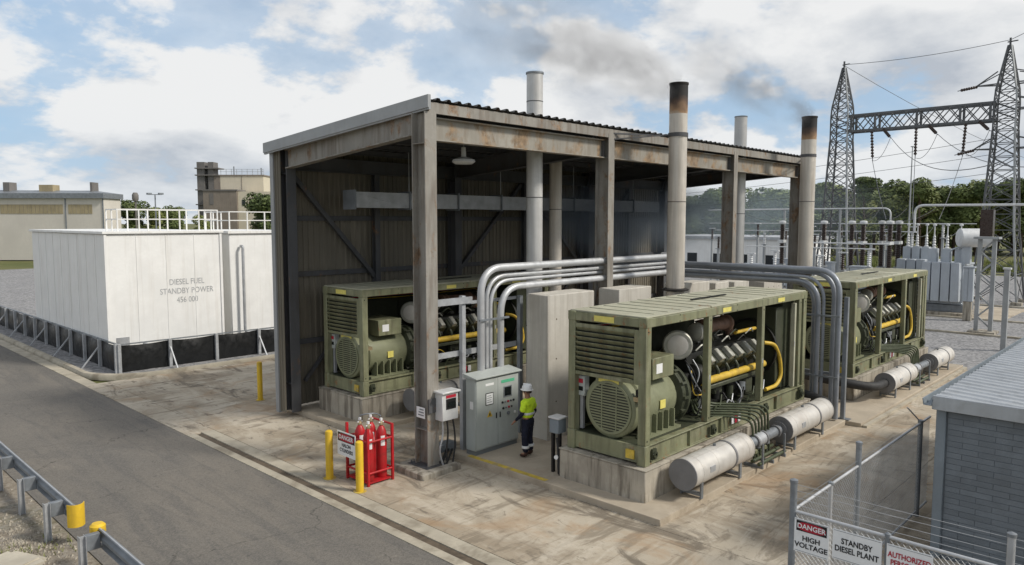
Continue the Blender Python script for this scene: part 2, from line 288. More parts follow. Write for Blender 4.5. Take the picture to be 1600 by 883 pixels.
# ------------------------------------------------------------------ mesh helpers
OFF = {}
class MB:
    def __init__(s): s.v = []; s.f = []
    def add(s, vs, fs):
        k = len(s.v); s.v += [tuple(p) for p in vs]; s.f += [tuple(i + k for i in f) for f in fs]; return s
    def box(s, x0, x1, y0, y1, z0, z1):
        if x0 > x1: x0, x1 = x1, x0
        if y0 > y1: y0, y1 = y1, y0
        if z0 > z1: z0, z1 = z1, z0
        return s.add([(x0, y0, z0), (x1, y0, z0), (x1, y1, z0), (x0, y1, z0), (x0, y0, z1), (x1, y0, z1), (x1, y1, z1), (x0, y1, z1)],
                     [(3, 2, 1, 0), (4, 5, 6, 7), (0, 1, 5, 4), (1, 2, 6, 5), (2, 3, 7, 6), (3, 0, 4, 7)])
    def cbox(s, c, d): return s.box(c[0] - d[0] / 2, c[0] + d[0] / 2, c[1] - d[1] / 2, c[1] + d[1] / 2, c[2] - d[2] / 2, c[2] + d[2] / 2)
    def obox(s, c, d, mat):
        b = MB().cbox((0, 0, 0), d); return s.add([Vector(c) + mat @ Vector(p) for p in b.v], b.f)
    def bar(s, p0, p1, w, h=None, up=(0, 0, 1)):
        p0 = Vector(p0); p1 = Vector(p1); h = h or w; d = (p1 - p0).normalized(); up = Vector(up)
        if abs(d.dot(up)) > .98: up = Vector((0, 1, 0))
        a = d.cross(up).normalized(); b = a.cross(d)
        vs = [p + a * (sx * w / 2) + b * (sz * h / 2) for p in (p0, p1) for sx, sz in ((-1, -1), (1, -1), (1, 1), (-1, 1))]
        return s.add(vs, [(0, 1, 2, 3), (7, 6, 5, 4), (0, 4, 5, 1), (1, 5, 6, 2), (2, 6, 7, 3), (3, 7, 4, 0)])
    def prof(s, pts, p0, p1, up=(0, 0, 1), closed=True, caps=True):
        """sweep 2D profile (a, b) from p0 to p1; a is along d x up, b along up"""
        p0 = Vector(p0); p1 = Vector(p1); d = (p1 - p0).normalized(); up = Vector(up)
        a = d.cross(up).normalized(); b = a.cross(d); n = len(pts)
        vs = [p + a * q[0] + b * q[1] for p in (p0, p1) for q in pts]
        fs = [(i, i + n, (i + 1) % n + n, (i + 1) % n) for i in range(n if closed else n - 1)]
        if closed and caps: fs += [tuple(range(n)), tuple(range(2 * n - 1, n - 1, -1))]
        return s.add(vs, fs)
    def ibeam(s, p0, p1, h, w, t=.03, up=(0, 0, 1)):
        H = h / 2; W = w / 2; q = t / 2
        return s.prof([(-W, -H), (W, -H), (W, -H + t), (q, -H + t), (q, H - t), (W, H - t), (W, H), (-W, H), (-W, H - t), (-q, H - t), (-q, -H + t), (-W, -H + t)], p0, p1, up)
    def cyl(s, p0, p1, r, r1=None, n=16, caps=True):
        p0 = Vector(p0); p1 = Vector(p1); r1 = r if r1 is None else r1; d = (p1 - p0).normalized()
        a = d.orthogonal().normalized(); b = d.cross(a)
        cs = [(math.cos(2 * math.pi * i / n), math.sin(2 * math.pi * i / n)) for i in range(n)]
        vs = [p0 + (a * c + b * q) * r for c, q in cs] + [p1 + (a * c + b * q) * r1 for c, q in cs]
        fs = [(i, (i + 1) % n, (i + 1) % n + n, i + n) for i in range(n)]
        if caps: fs += [tuple(range(n - 1, -1, -1)), tuple(range(n, 2 * n))]
        return s.add(vs, fs)
    def ring(s, p0, p1, ri, ro, n=24):
        """a hollow tube with wall"""
        p0 = Vector(p0); p1 = Vector(p1); d = (p1 - p0).normalized(); a = d.orthogonal().normalized(); b = d.cross(a)
        vs = []
        for p, r in ((p0, ro), (p1, ro), (p1, ri), (p0, ri)):
            vs += [p + (a * math.cos(2 * math.pi * i / n) + b * math.sin(2 * math.pi * i / n)) * r for i in range(n)]
        fs = []
        for k in range(4):
            for i in range(n): fs.append((k * n + i, k * n + (i + 1) % n, ((k + 1) % 4) * n + (i + 1) % n, ((k + 1) % 4) * n + i))
        return s.add(vs, fs)
    def lathe(s, prof, o, axis=(0, 0, 1), n=20):
        o = Vector(o); d = Vector(axis).normalized(); a = d.orthogonal().normalized(); b = d.cross(a)
        vs = []; m = len(prof)
        for r, h in prof: vs += [o + d * h + (a * math.cos(2 * math.pi * i / n) + b * math.sin(2 * math.pi * i / n)) * r for i in range(n)]
        fs = [(k * n + i, k * n + (i + 1) % n, (k + 1) * n + (i + 1) % n, (k + 1) * n + i) for k in range(m - 1) for i in range(n)]
        fs += [tuple(range(n - 1, -1, -1)), tuple(range((m - 1) * n, m * n))]
        return s.add(vs, fs)
    def tube(s, pts, r, n=8, caps=True):
        pts = [Vector(p) for p in pts]; m = len(pts)
        rs = r if isinstance(r, (list, tuple)) else [r] * m
        t = [(pts[min(i + 1, m - 1)] - pts[max(i - 1, 0)]).normalized() for i in range(m)]
        a = t[0].orthogonal().normalized(); vs = []
        for i in range(m):
            a = (a - t[i] * a.dot(t[i])).normalized(); b = t[i].cross(a)
            vs += [pts[i] + (a * math.cos(2 * math.pi * k / n) + b * math.sin(2 * math.pi * k / n)) * rs[i] for k in range(n)]
        fs = [(i * n + k, i * n + (k + 1) % n, (i + 1) * n + (k + 1) % n, (i + 1) * n + k) for i in range(m - 1) for k in range(n)]
        if caps: fs += [tuple(range(n - 1, -1, -1)), tuple(range((m - 1) * n, m * n))]
        return s.add(vs, fs)
    def mesh(s, name, mat, off=(0, 0, 0), smooth=True):
        me = bpy.data.meshes.new(name); o = Vector(off)
        me.from_pydata([tuple(Vector(p) - o) for p in s.v], [], s.f); me.update()
        bm = bmesh.new(); bm.from_mesh(me); bmesh.ops.recalc_face_normals(bm, faces=bm.faces); bm.to_mesh(me); bm.free()
        if mat is not None: me.materials.append(M[mat] if isinstance(mat, str) else mat)
        if smooth:
            me.shade_smooth(); me.set_sharp_from_angle(angle=R(38))
        return me
    def build(s, name, mat, parent=None, loc=None, bevel=0, smooth=True):
        off = OFF.get(parent.name, Vector((0, 0, 0))) if parent else Vector(loc or (0, 0, 0))
        o = bpy.data.objects.new(name, s.mesh(name, mat, off, smooth)); COL.objects.link(o)
        if parent: o.parent = parent
        else: o.location = off
        OFF[o.name] = off
        if bevel:
            b = o.modifiers.new('bevel', 'BEVEL'); b.width = bevel; b.segments = 1; b.limit_method = 'ANGLE'; b.angle_limit = R(50)
        return o
def tag(o, label, cat, group=None, kind=None):
    if label: o['label'] = label
    if cat: o['category'] = cat
    if group: o['group'] = group
    if kind: o['kind'] = kind
    return o
def emp(name, loc, label, cat, group=None, local=False):
    o = bpy.data.objects.new(name, None); COL.objects.link(o); o.location = loc; o.empty_display_size = .3
    OFF[o.name] = Vector((0, 0, 0)) if local else Vector(loc)
    return tag(o, label, cat, group)
def struct(o): o['kind'] = 'structure'; return o
def kids(o): return [c for c in bpy.data.objects if c.parent == o]
def copy_tree(o, parent=None, root=True):
    c = o.copy(); COL.objects.link(c); c.parent = parent
    OFF[c.name] = OFF.get(o.name, Vector((0, 0, 0)))
    for ch in list(o.children): copy_tree(ch, c, False)
    return c
def arc(c, r, a0, a1, u, v, n=8):
    c = Vector(c); u = Vector(u); v = Vector(v)
    return [c + u * (r * math.cos(a0 + (a1 - a0) * i / n)) + v * (r * math.sin(a0 + (a1 - a0) * i / n)) for i in range(n + 1)]
def fillet(pts, r, n=6):
    """round the corners of a polyline"""
    pts = [Vector(p) for p in pts]; out = [pts[0]]
    for i in range(1, len(pts) - 1):
        a = (pts[i - 1] - pts[i]); b = (pts[i + 1] - pts[i]); q = min(r, a.length * .49, b.length * .49)
        p0 = pts[i] + a.normalized() * q; p1 = pts[i] + b.normalized() * q
        for k in range(n + 1):
            t = k / n; out.append(p0 * (1 - t) ** 2 + pts[i] * (2 * t * (1 - t)) + p1 * t * t)
    return out + [pts[-1]]
def text(name, body, size, mat, parent, origin, xdir, ydir, align='CENTER', thick=.003, bold=0.0, sx=1.0):
    """flat lettering as a mesh part; origin in world coordinates, written along xdir"""
    cu = bpy.data.curves.new(name, 'FONT'); cu.body = body; cu.size = size; cu.align_x = align; cu.align_y = 'CENTER'; cu.extrude = thick / 2
    cu.offset = bold; cu.resolution_u = 3; cu.space_line = 1.0
    t = bpy.data.objects.new(name, cu); COL.objects.link(t)
    dg = bpy.context.evaluated_depsgraph_get(); me = bpy.data.meshes.new_from_object(t.evaluated_get(dg)); bpy.data.objects.remove(t)
    X = Vector(xdir).normalized(); Y = Vector(ydir).normalized(); Z = X.cross(Y); o = Vector(origin) - (OFF.get(parent.name, Vector((0, 0, 0))) if parent else Vector((0, 0, 0)))
    for v in me.vertices:
        p = v.co.copy(); v.co = o + X * p.x * sx + Y * p.y + Z * p.z
    me.materials.clear(); me.materials.append(M[mat]); ob = bpy.data.objects.new(name, me); COL.objects.link(ob); ob.parent = parent
    OFF[ob.name] = OFF.get(parent.name, Vector((0, 0, 0))) if parent else Vector((0, 0, 0))
    return ob

# ------------------------------------------------------------------ the setting
def sheet(name, x0, x1, y0, y1, z, mat, nx=1, ny=1):
    b = MB(); vs = [(x0 + (x1 - x0) * i / nx, y0 + (y1 - y0) * j / ny, z) for j in range(ny + 1) for i in range(nx + 1)]
    b.add(vs, [(j * (nx + 1) + i, j * (nx + 1) + i + 1, (j + 1) * (nx + 1) + i + 1, (j + 1) * (nx + 1) + i) for j in range(ny) for i in range(nx)])
    return struct(b.build(name, mat, smooth=False))
sheet('ground', -1500, 1500, -1500, 1500, -.14, 'grass')
sheet('gravel_yard', 34.9, 98, -30, 60, -.02, 'gravel')
sheet('service_road', 60, 400, -3, 9.5, -.012, 'slab')
sheet('road', 4.12, 8.5, -30, 190, -.012, 'asphalt')
sheet('dirt_verge', -40, 4.12, -30, 190, -.03, 'dirt')


apron = struct(MB().box(8.5, 34.9, -12, 30.55, -.13, -.045).build('apron', 'drain'))
def panel(x0, x1, y0, y1): return MB().box(x0 + .006, x1 - .006, y0 + .006, y1 - .006, -.045, 0).build('concrete_panel', 'apron', apron, smooth=False)
XS = [9.3, 12.4, 16.9, 21.4, 25.9, 30.4, 34.9]; YS = [-12, -6, -.5, 5.0, 10.5, 16.0, 21.2, 25.8, 30.55]
for i in range(len(XS) - 1):
    for j in range(len(YS) - 1): panel(XS[i], XS[i + 1], YS[j], YS[j + 1])
YE = [-12, -8, -4, 0, 4, 8, 12, 16.5, 21.2]
for j in range(len(YE) - 1):
    MB().box(8.506, 8.73, YE[j] + .004, YE[j + 1] - .004, -.045, .002).build('gutter_stone', 'kerb', apron, smooth=False)
    MB().box(8.93, 9.288, YE[j] + .004, YE[j + 1] - .004, -.045, .001).build('gutter_stone', 'kerb', apron, smooth=False)
MB().box(8.735, 8.925, -12, 21.1, -.045, -.018).build('drain_channel', 'drain', apron, smooth=False)
panel(8.5, 9.3, 21.2, 25.8); panel(8.5, 9.3, 25.8, 30.55); 
MB().box(8.506, 8.95, 30.56, 110, -.045, .003).build('gutter_stone', 'kerb', apron, smooth=False)

kp = [(9.12, 110, 0), (9.12, 60, 0), (9.12, 33.2, 0)] + [Vector((11.3, 32.8, 0)) + Vector((-math.cos(a), -math.sin(a), 0)) * 2.2 for a in [k * math.pi / 2 / 8 for k in range(9)]] + [(20, 30.6, 0), (36, 30.6, 0)]
def sweep(path, prof):
    b = MB(); n = len(prof); path = [Vector(p) for p in path]; vs = []
    for i, p in enumerate(path):
        t = (path[min(i + 1, len(path) - 1)] - path[max(0, i - 1)]).normalized(); a = Vector((t.y, -t.x, 0))
        vs += [p + a * q[0] + Vector((0, 0, q[1])) for q in prof]
    b.add(vs, [(i * n + k, i * n + (k + 1) % n, (i + 1) * n + (k + 1) % n, (i + 1) * n + k) for i in range(len(path) - 1) for k in range(n)] + [tuple(range(n)), tuple(range(len(vs) - 1, len(vs) - n - 1, -1))])
    return b
struct(sweep(kp, [(-.10, -.1), (.12, -.1), (.12, .05), (.07, .13), (-.10, .14)]).build('kerb', 'kerb'))

pts_ = [(p[0], p[1], .05) for p in [tuple(Vector(q)) for q in kp]] + [(36, 110, .05)]
struct(MB().add(pts_, [tuple(range(len(pts_)))]).build('tank_yard', 'gravel', smooth=False))
# concrete slabs and plinths
def slab(name, x0, x1, y0, y1, z1=.15, mat='slab', z0=-.04, bev=.015): return struct(MB().box(x0, x1, y0, y1, z0, z1).build(name, mat, loc=(x0, y0, 0), bevel=bev))
slab('plant_slab', 12.5, 22.85, 7.8, 14.45)
slab('plant_slab', 22.86, 35.2, 7.35, 14.45, .135)
slab('shed_slab', 11.95, 34.0, 17.6, 21.6)
MB().box(12.53, 12.68, 10.95, 13.6, .151, .154).build('edge_marking', 'yellowpaint'); tag(bpy.data.objects['edge_marking'], 'worn yellow line painted along the slab edge by the switchgear cabinet', 'marking')
struct(MB().box(22.9, 35.2, 7.2, 7.32, -.04, .07).build('kerb_strip', 'kerb'))
def plinth(x0, x1, y0, y1, label):
    b = MB(); z0, z1 = .13, .87
    o = emp('concrete_plinth', (x0, y0, z0), label, 'plinth', 'generator plinths')
    MB().box(x0, x1, y0, y1, z0, z1 - .04).build('base', 'concrete', o, bevel=.02)
    MB().box(x0 - .015, x1 + .015, y0 - .015, y1 + .015, z1 - .04, z1).build('top_course', 'concrete', o, bevel=.015)
plinth(13.0, 21.85, 8.5, 10.9, 'stained concrete plinth under the nearest generator')
plinth(25.55, 34.4, 8.5, 10.9, 'concrete plinth under the far right generator')
plinth(12.5, 21.4, 18.2, 20.6, 'weathered concrete plinth under the generator inside the shed')

# ------------------------------------------------------------------ the open shed
shed = emp('generator_shed', (11.4, 13.9, 0), 'tall open steel shed with rusty columns and a sloping corrugated roof', 'shed')
RZ0, RZ1 = 9.02, 8.45                 # roof height at the front and rear eaves
FY, BY = 13.6, 21.5
def roofz(y): return RZ0 + (RZ1 - RZ0) * (y - FY) / (BY - FY)
# roof sheets, three ribs each
def sheet_profile(n, w, h):
    p = []; pit = w / n
    for i in range(n):
        x = i * pit; p += [(x, 0), (x + pit * .55, 0), (x + pit * .66, h), (x + pit * .89, h)]
    return p + [(w, 0)]
def corrugated(n, w, h, L, t=.004):
    p = sheet_profile(n, w, h); b = MB(); k = len(p)
    vs = [(x, 0, z) for x, z in p] + [(x, L, z) for x, z in p] + [(x, 0, z - t) for x, z in p] + [(x, L, z - t) for x, z in p]
    fs = [(i, i + 1, i + 1 + k, i + k) for i in range(k - 1)] + [(i + 2 * k, i + 3 * k, i + 1 + 3 * k, i + 1 + 2 * k) for i in range(k - 1)]
    fs += [(i, i + 2 * k, i + 1 + 2 * k, i + 1) for i in range(k - 1)]
    return b.add(vs, fs)
Ls = math.hypot(BY - FY, RZ1 - RZ0)
rs = corrugated(3, 1.02, .055, Ls).mesh('roof_sheet', 'roofmetal', smooth=False)
for i in range(22):
    o = bpy.data.objects.new('roof_sheet', rs); COL.objects.link(o); o.parent = shed
    o.location = (11.40 + i * 1.012 - 11.4, FY - 13.9, RZ0 + .05 + (i % 2) * .003); o.rotation_euler = (math.atan2(RZ1 - RZ0, BY - FY), 0, 0)
# columns : (x, y) front and rear
FX = [11.45, 18.72, 26.9, 33.3]
def hcol(x, y, z1, mat, dx=.34, dy=.46, z0=.15, name='column'):
    t = .028; b = MB()
    b.box(x - dx / 2, x + dx / 2, y + dy / 2 - t, y + dy / 2, z0, z1)
    b.box(x - .012, x + .012, y - dy / 2 + t, y + dy / 2 - t, z0, z1)
    for z in (z0 + .9, z1 - .75): b.box(x - dx / 2 + .01, x + dx / 2 - .01, y - dy / 2 + t, y + dy / 2 - t, z, z + .018)
    c = b.build(name, mat, shed)
    MB().box(x - dx / 2, x + dx / 2, y - dy / 2, y - dy / 2 + t - .001, z0, z1).build('front_flange', mat, c)
    return c
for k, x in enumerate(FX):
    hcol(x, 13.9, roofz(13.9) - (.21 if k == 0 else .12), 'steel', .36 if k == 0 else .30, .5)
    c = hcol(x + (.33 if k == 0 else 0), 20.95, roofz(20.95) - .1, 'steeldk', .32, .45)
    b = MB().box(x - .32, x + .32, 13.9 - .38, 13.9 + .38, .12, .16)
    for sx in (-.25, .25):
        for sy in (-.31, .31): b.cyl((x + sx, 13.9 + sy, .16), (x + sx, 13.9 + sy, .22), .022, n=6)
    b.build('base_plate', 'steeldk', shed)
# front beam spans, end beams, purlins
for i in range(3):
    x0, x1 = FX[i] + .19, FX[i + 1] - .16
    MB().ibeam((x0, 13.92, 8.42), (x1, 13.92, 8.42), .56, .26, .03).build('front_beam', 'beam', shed)
    for xx in (x0 + .02, x1 - .02): MB().box(xx - .012, xx + .012, 13.80, 13.905, 8.17, 8.67).build('end_plate', 'steeldk', shed)
MB().box(11.42, 33.6, 13.66, 13.72, 8.76, 9.02).build('eave_channel', 'steel', shed)
MB().box(11.42, 33.6, 13.722, 13.80, 8.97, 9.0).build('eave_channel', 'steel', shed)
for x in FX:
    za, zb = roofz(14.2) - .42, roofz(20.7) - .42
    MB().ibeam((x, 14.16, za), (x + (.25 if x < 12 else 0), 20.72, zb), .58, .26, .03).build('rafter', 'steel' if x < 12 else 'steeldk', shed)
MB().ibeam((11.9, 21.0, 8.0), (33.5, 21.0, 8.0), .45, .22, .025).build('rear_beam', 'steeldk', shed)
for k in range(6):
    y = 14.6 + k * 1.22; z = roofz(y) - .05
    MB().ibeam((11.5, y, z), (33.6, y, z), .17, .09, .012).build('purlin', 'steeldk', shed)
# fascia over the left end and the right end
for nm, x in (('fascia', 11.30), ('fascia', 33.66)):
    b = MB(); zf, zr = RZ0 + .15, RZ1 + .15
    for (dz0, dz1, o1) in ((-.30, .0, 0), (-.345, -.30, .03)):
        b.add([(x + o1, FY - .04, zf + dz0), (x + .09, FY - .04, zf + dz0), (x + .09, BY + .05, zr + dz0), (x + o1, BY + .05, zr + dz0),
               (x + o1, FY - .04, zf + dz1), (x + .09, FY - .04, zf + dz1), (x + .09, BY + .05, zr + dz1), (x + o1, BY + .05, zr + dz1)],
              [(3, 2, 1, 0), (4, 5, 6, 7), (0, 1, 5, 4), (1, 2, 6, 5), (2, 3, 7, 6), (3, 0, 4, 7)])
    b.build('fascia', 'fascia', shed)
# rear wall of corrugated sheets + girts + braces, and the return at the left corner
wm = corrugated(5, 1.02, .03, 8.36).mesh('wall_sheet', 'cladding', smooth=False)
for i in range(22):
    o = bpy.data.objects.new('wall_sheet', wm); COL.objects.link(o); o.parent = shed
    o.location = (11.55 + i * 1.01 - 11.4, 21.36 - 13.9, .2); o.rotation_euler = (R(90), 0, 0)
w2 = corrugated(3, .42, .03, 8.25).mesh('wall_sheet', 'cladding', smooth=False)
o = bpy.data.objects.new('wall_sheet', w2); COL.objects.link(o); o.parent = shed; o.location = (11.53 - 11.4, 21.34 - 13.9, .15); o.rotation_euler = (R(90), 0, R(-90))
MB().box(11.46, 11.57, 21.26, 21.46, .1, 8.5).build('corner_trim', 'fascia', shed)
MB().cyl((11.95, 14.3, .2), (11.95, 14.3, 8.3), .075, n=12).build('downpipe', 'stackgrey', shed)
for z in (2.2, 4.4, 6.2): MB().box(11.7, 33.5, 21.24, 21.32, z, z + .16).build('girt', 'steeldk', shed)
for x0, x1 in ((12.0, 15.2), (22.6, 19.0), (23.0, 26.6), (30.5, 27.3)):
    MB().bar((x0, 21.15, 7.7), (x1, 21.15, 4.2), .14, .14).build('brace', 'steeldk', shed)
    MB().bar((x1, 21.13, 4.2), (x1 + (x0 - x1) * .9, 21.13, 1.0), .1, .1).build('brace', 'steeldk', shed)
# interior posts near the rear wall
for x in (15.2, 19.0, 22.8, 26.6, 30.4): hcol(x, 21.1, 7.8, 'steeldk', .2, .2, .15, 'wall_post')
# footings
for k, x in enumerate(FX[:1]):
    f = MB().box(x - .62, x + .62, 13.3, 14.5, -.04, .15).build('column_footing', 'concrete', loc=(x, 13.9, 0), bevel=.03)
    tag(f, 'square concrete footing under the rusty corner column', 'footing')
# ventilation duct hung inside
duct = emp('ventilation_duct', (13.4, 20, 6.6), 'long grey sheet metal ventilation duct hung inside the shed', 'duct')
for i in range(8):
    x0 = 13.4 + i * 2.2
    b = MB().box(x0 + .02, x0 + 2.18, 19.72, 20.28, 6.62, 7.12)
    for (xa, xb) in ((x0 + .05, x0 + 2.15),):
        b.bar((xa, 19.715, 6.65), (xb, 19.715, 7.09), .02, .012, (0, 1, 0)).bar((xa, 19.715, 7.09), (xb, 19.715, 6.65), .02, .012, (0, 1, 0))
    b.build('duct_section', 'galv', duct)
    MB().box(x0 - .025, x0 + .025, 19.66, 20.34, 6.56, 7.18).build('flange', 'galvdk', duct)
    if i % 2: MB().cyl((x0, 19.75, 7.15), (x0, 19.75, 8.5), .015, n=6).build('hanger', 'galv', duct)
lamp = emp('bay_light', (13.75, 15.0, 7.8), 'round white industrial light under the shed roof by the corner column', 'light')
MB().lathe([(.06, .45), (.07, .2), (.30, .12), (.32, .06), (.24, 0)], (13.75, 15.0, 7.75), n=20).build('lamp_shade', 'cap', lamp)
MB().cyl((13.75, 15.0, 8.1), (13.75, 15.0, 8.75), .02, n=6).build('hanger', 'galvdk', lamp)

# ------------------------------------------------------------------ blast walls between the generators
def blast(x0, x1, y0, y1, z1, label):
    o = emp('concrete_wall', (x0, y0, .13), label, 'wall', 'free standing concrete blast walls')
    MB().box(x0, x1, y0, y1, .13, z1).build('wall_panel', 'wallconc', o, bevel=.025)
    b = MB()
    for k in range(3):
        for zz in (1.2, 2.4, 3.5): b.cyl((x0 + .35 + k * (x1 - x0 - .7) / 2, y0 - .002, zz), (x0 + .35 + k * (x1 - x0 - .7) / 2, y0 + .03, zz), .025, n=8)
    b.build('tie_hole', 'drain', o)
blast(14.95, 17.0, 12.95, 13.75, 4.18, 'pale concrete blast wall behind the worker')
blast(18.25, 20.0, 12.95, 13.75, 4.12, 'pale concrete blast wall left of the tall sooty stack')
blast(21.9, 23.85, 13.0, 13.7, 4.05, 'concrete blast wall just right of the tall sooty stack')
blast(24.3, 25.3, 13.0, 13.7, 3.95, 'narrow concrete blast wall, third from the far end')
blast(25.75, 26.95, 13.0, 13.7, 3.9, 'concrete blast wall, second from the far end')
blast(28.3, 30.0, 13.0, 13.7, 3.75, 'concrete blast wall at the far end of the row')

# ------------------------------------------------------------------ exhaust stacks
def stack(x, y, z0, z1, r, label, mat, sooty, seams, foot=None):
    o = emp('exhaust_stack', (x, y, z0), label, 'exhaust stack', 'exhaust stacks')
    top = z1 - (.95 if sooty else 0)
    MB().cyl((x, y, z0), (x, y, top), r, n=28, caps=not sooty).build('pipe', mat, o)
    if sooty:
        m = bpy.data.materials.new('stack_top'); m.use_nodes = True; nt = m.node_tree; N = nt.nodes; L = nt.links; b = N['Principled BSDF']
        g = N.new('ShaderNodeNewGeometry'); sp = N.new('ShaderNodeSeparateXYZ'); L.new(g.outputs['Position'], sp.inputs[0])
        n = N.new('ShaderNodeTexNoise'); n.inputs['Scale'].default_value = 2.5; n.inputs['Detail'].default_value = 6; L.new(g.outputs['Position'], n.inputs['Vector'])
        ad = N.new('ShaderNodeMath'); ad.operation = 'MULTIPLY_ADD'; L.new(n.outputs[0], ad.inputs[0]); ad.inputs[1].default_value = .6; L.new(sp.outputs[2], ad.inputs[2])
        mr = N.new('ShaderNodeMapRange'); mr.inputs['From Min'].default_value = top + .12; mr.inputs['From Max'].default_value = z1 + .2; L.new(ad.outputs[0], mr.inputs['Value'])
        cr = N.new('ShaderNodeValToRGB'); L.new(mr.outputs[0], cr.inputs[0]); e = cr.color_ramp.elements
        e[0].position = 0; e[0].color = (.52, .47, .40, 1); e[1].position = 1; e[1].color = (.012, .011, .011, 1)
        q = e.new(.28); q.color = (.30, .185, .10, 1); q = e.new(.5); q.color = (.10, .06, .04, 1); q = e.new(.72); q.color = (.02, .018, .017, 1)
        L.new(cr.outputs[0], b.inputs['Base Color']); b.inputs['Roughness'].default_value = .7
        MB().ring((x, y, top), (x, y, z1), r - .015, r, 28).build('heat_stained_tip', m, o)
        MB().ring((x, y, z1 - .05), (x, y, z1 + .01), r - .012, r + .018, 28).build('rim', 'soot', o)
        MB().cyl((x, y, z1 - .5), (x, y, z1 - .48), r - .016, n=20).build('soot_plug', 'soot', o)
    for z in seams: MB().ring((x, y, z - .012), (x, y, z + .012), r - .01, r + .006, 28).build('seam', 'steeldk', o)
    if foot: MB().lathe([(r + .02, 0), (r + .14, .02), (r + .14, .07), (r + .02, .10)], (x, y, foot), n=28).build('flange', 'soot', o)
    return o
sA = stack(20.6, 12.45, .15, 10.5, .285, 'tallest exhaust stack with blackened top in front of the shed', 'stack', True, (6.8,), 3.95)
sB = stack(30.9, 12.45, .13, 10.5, .30, 'sooty exhaust stack at the right end of the shed', 'stack', True, (7.0,), 3.95)
for s_, x, cx in ((sA, 20.6, 18.8), (sB, 30.9, 33.2)):
    MB().ring((x, 12.45, 8.84), (x, 12.45, 8.96), .27, .315, 28).build('clamp', 'steeldk', s_)
    MB().bar((x, 12.75, 8.9), (cx, 13.7, 8.9), .05).bar((x - .25, 12.6, 8.9), (cx, 13.7, 8.72), .04).build('stay', 'steeldk', s_)
sC = stack(16.6, 14.95, .15, 10.6, .245, 'grey exhaust stack rising through the shed roof, left', 'stackgrey', False, (3.0, 6.9, 9.75))
sE = stack(29.5, 14.8, .15, 10.6, .26, 'grey exhaust stack rising through the shed roof, right', 'stackgrey', False, (6.5,))
stack(20.0, 17.0, .15, 8.7, .22, 'thinner tan exhaust pipe standing inside the shed', 'stack', False, (6.6,))
for s_, x, y in ((sC, 16.6, 14.95), (sE, 29.5, 14.8)):
    MB().lathe([(.42, 0), (.38, .03), (.27, .14), (.26, .2)], (x, y, roofz(y) + .09), n=24).build('roof_flashing', 'galv', s_)
    MB().ring((x, y, 10.56), (x, y, 10.61), .22, .27, 24).build('rim', 'galvdk', s_)

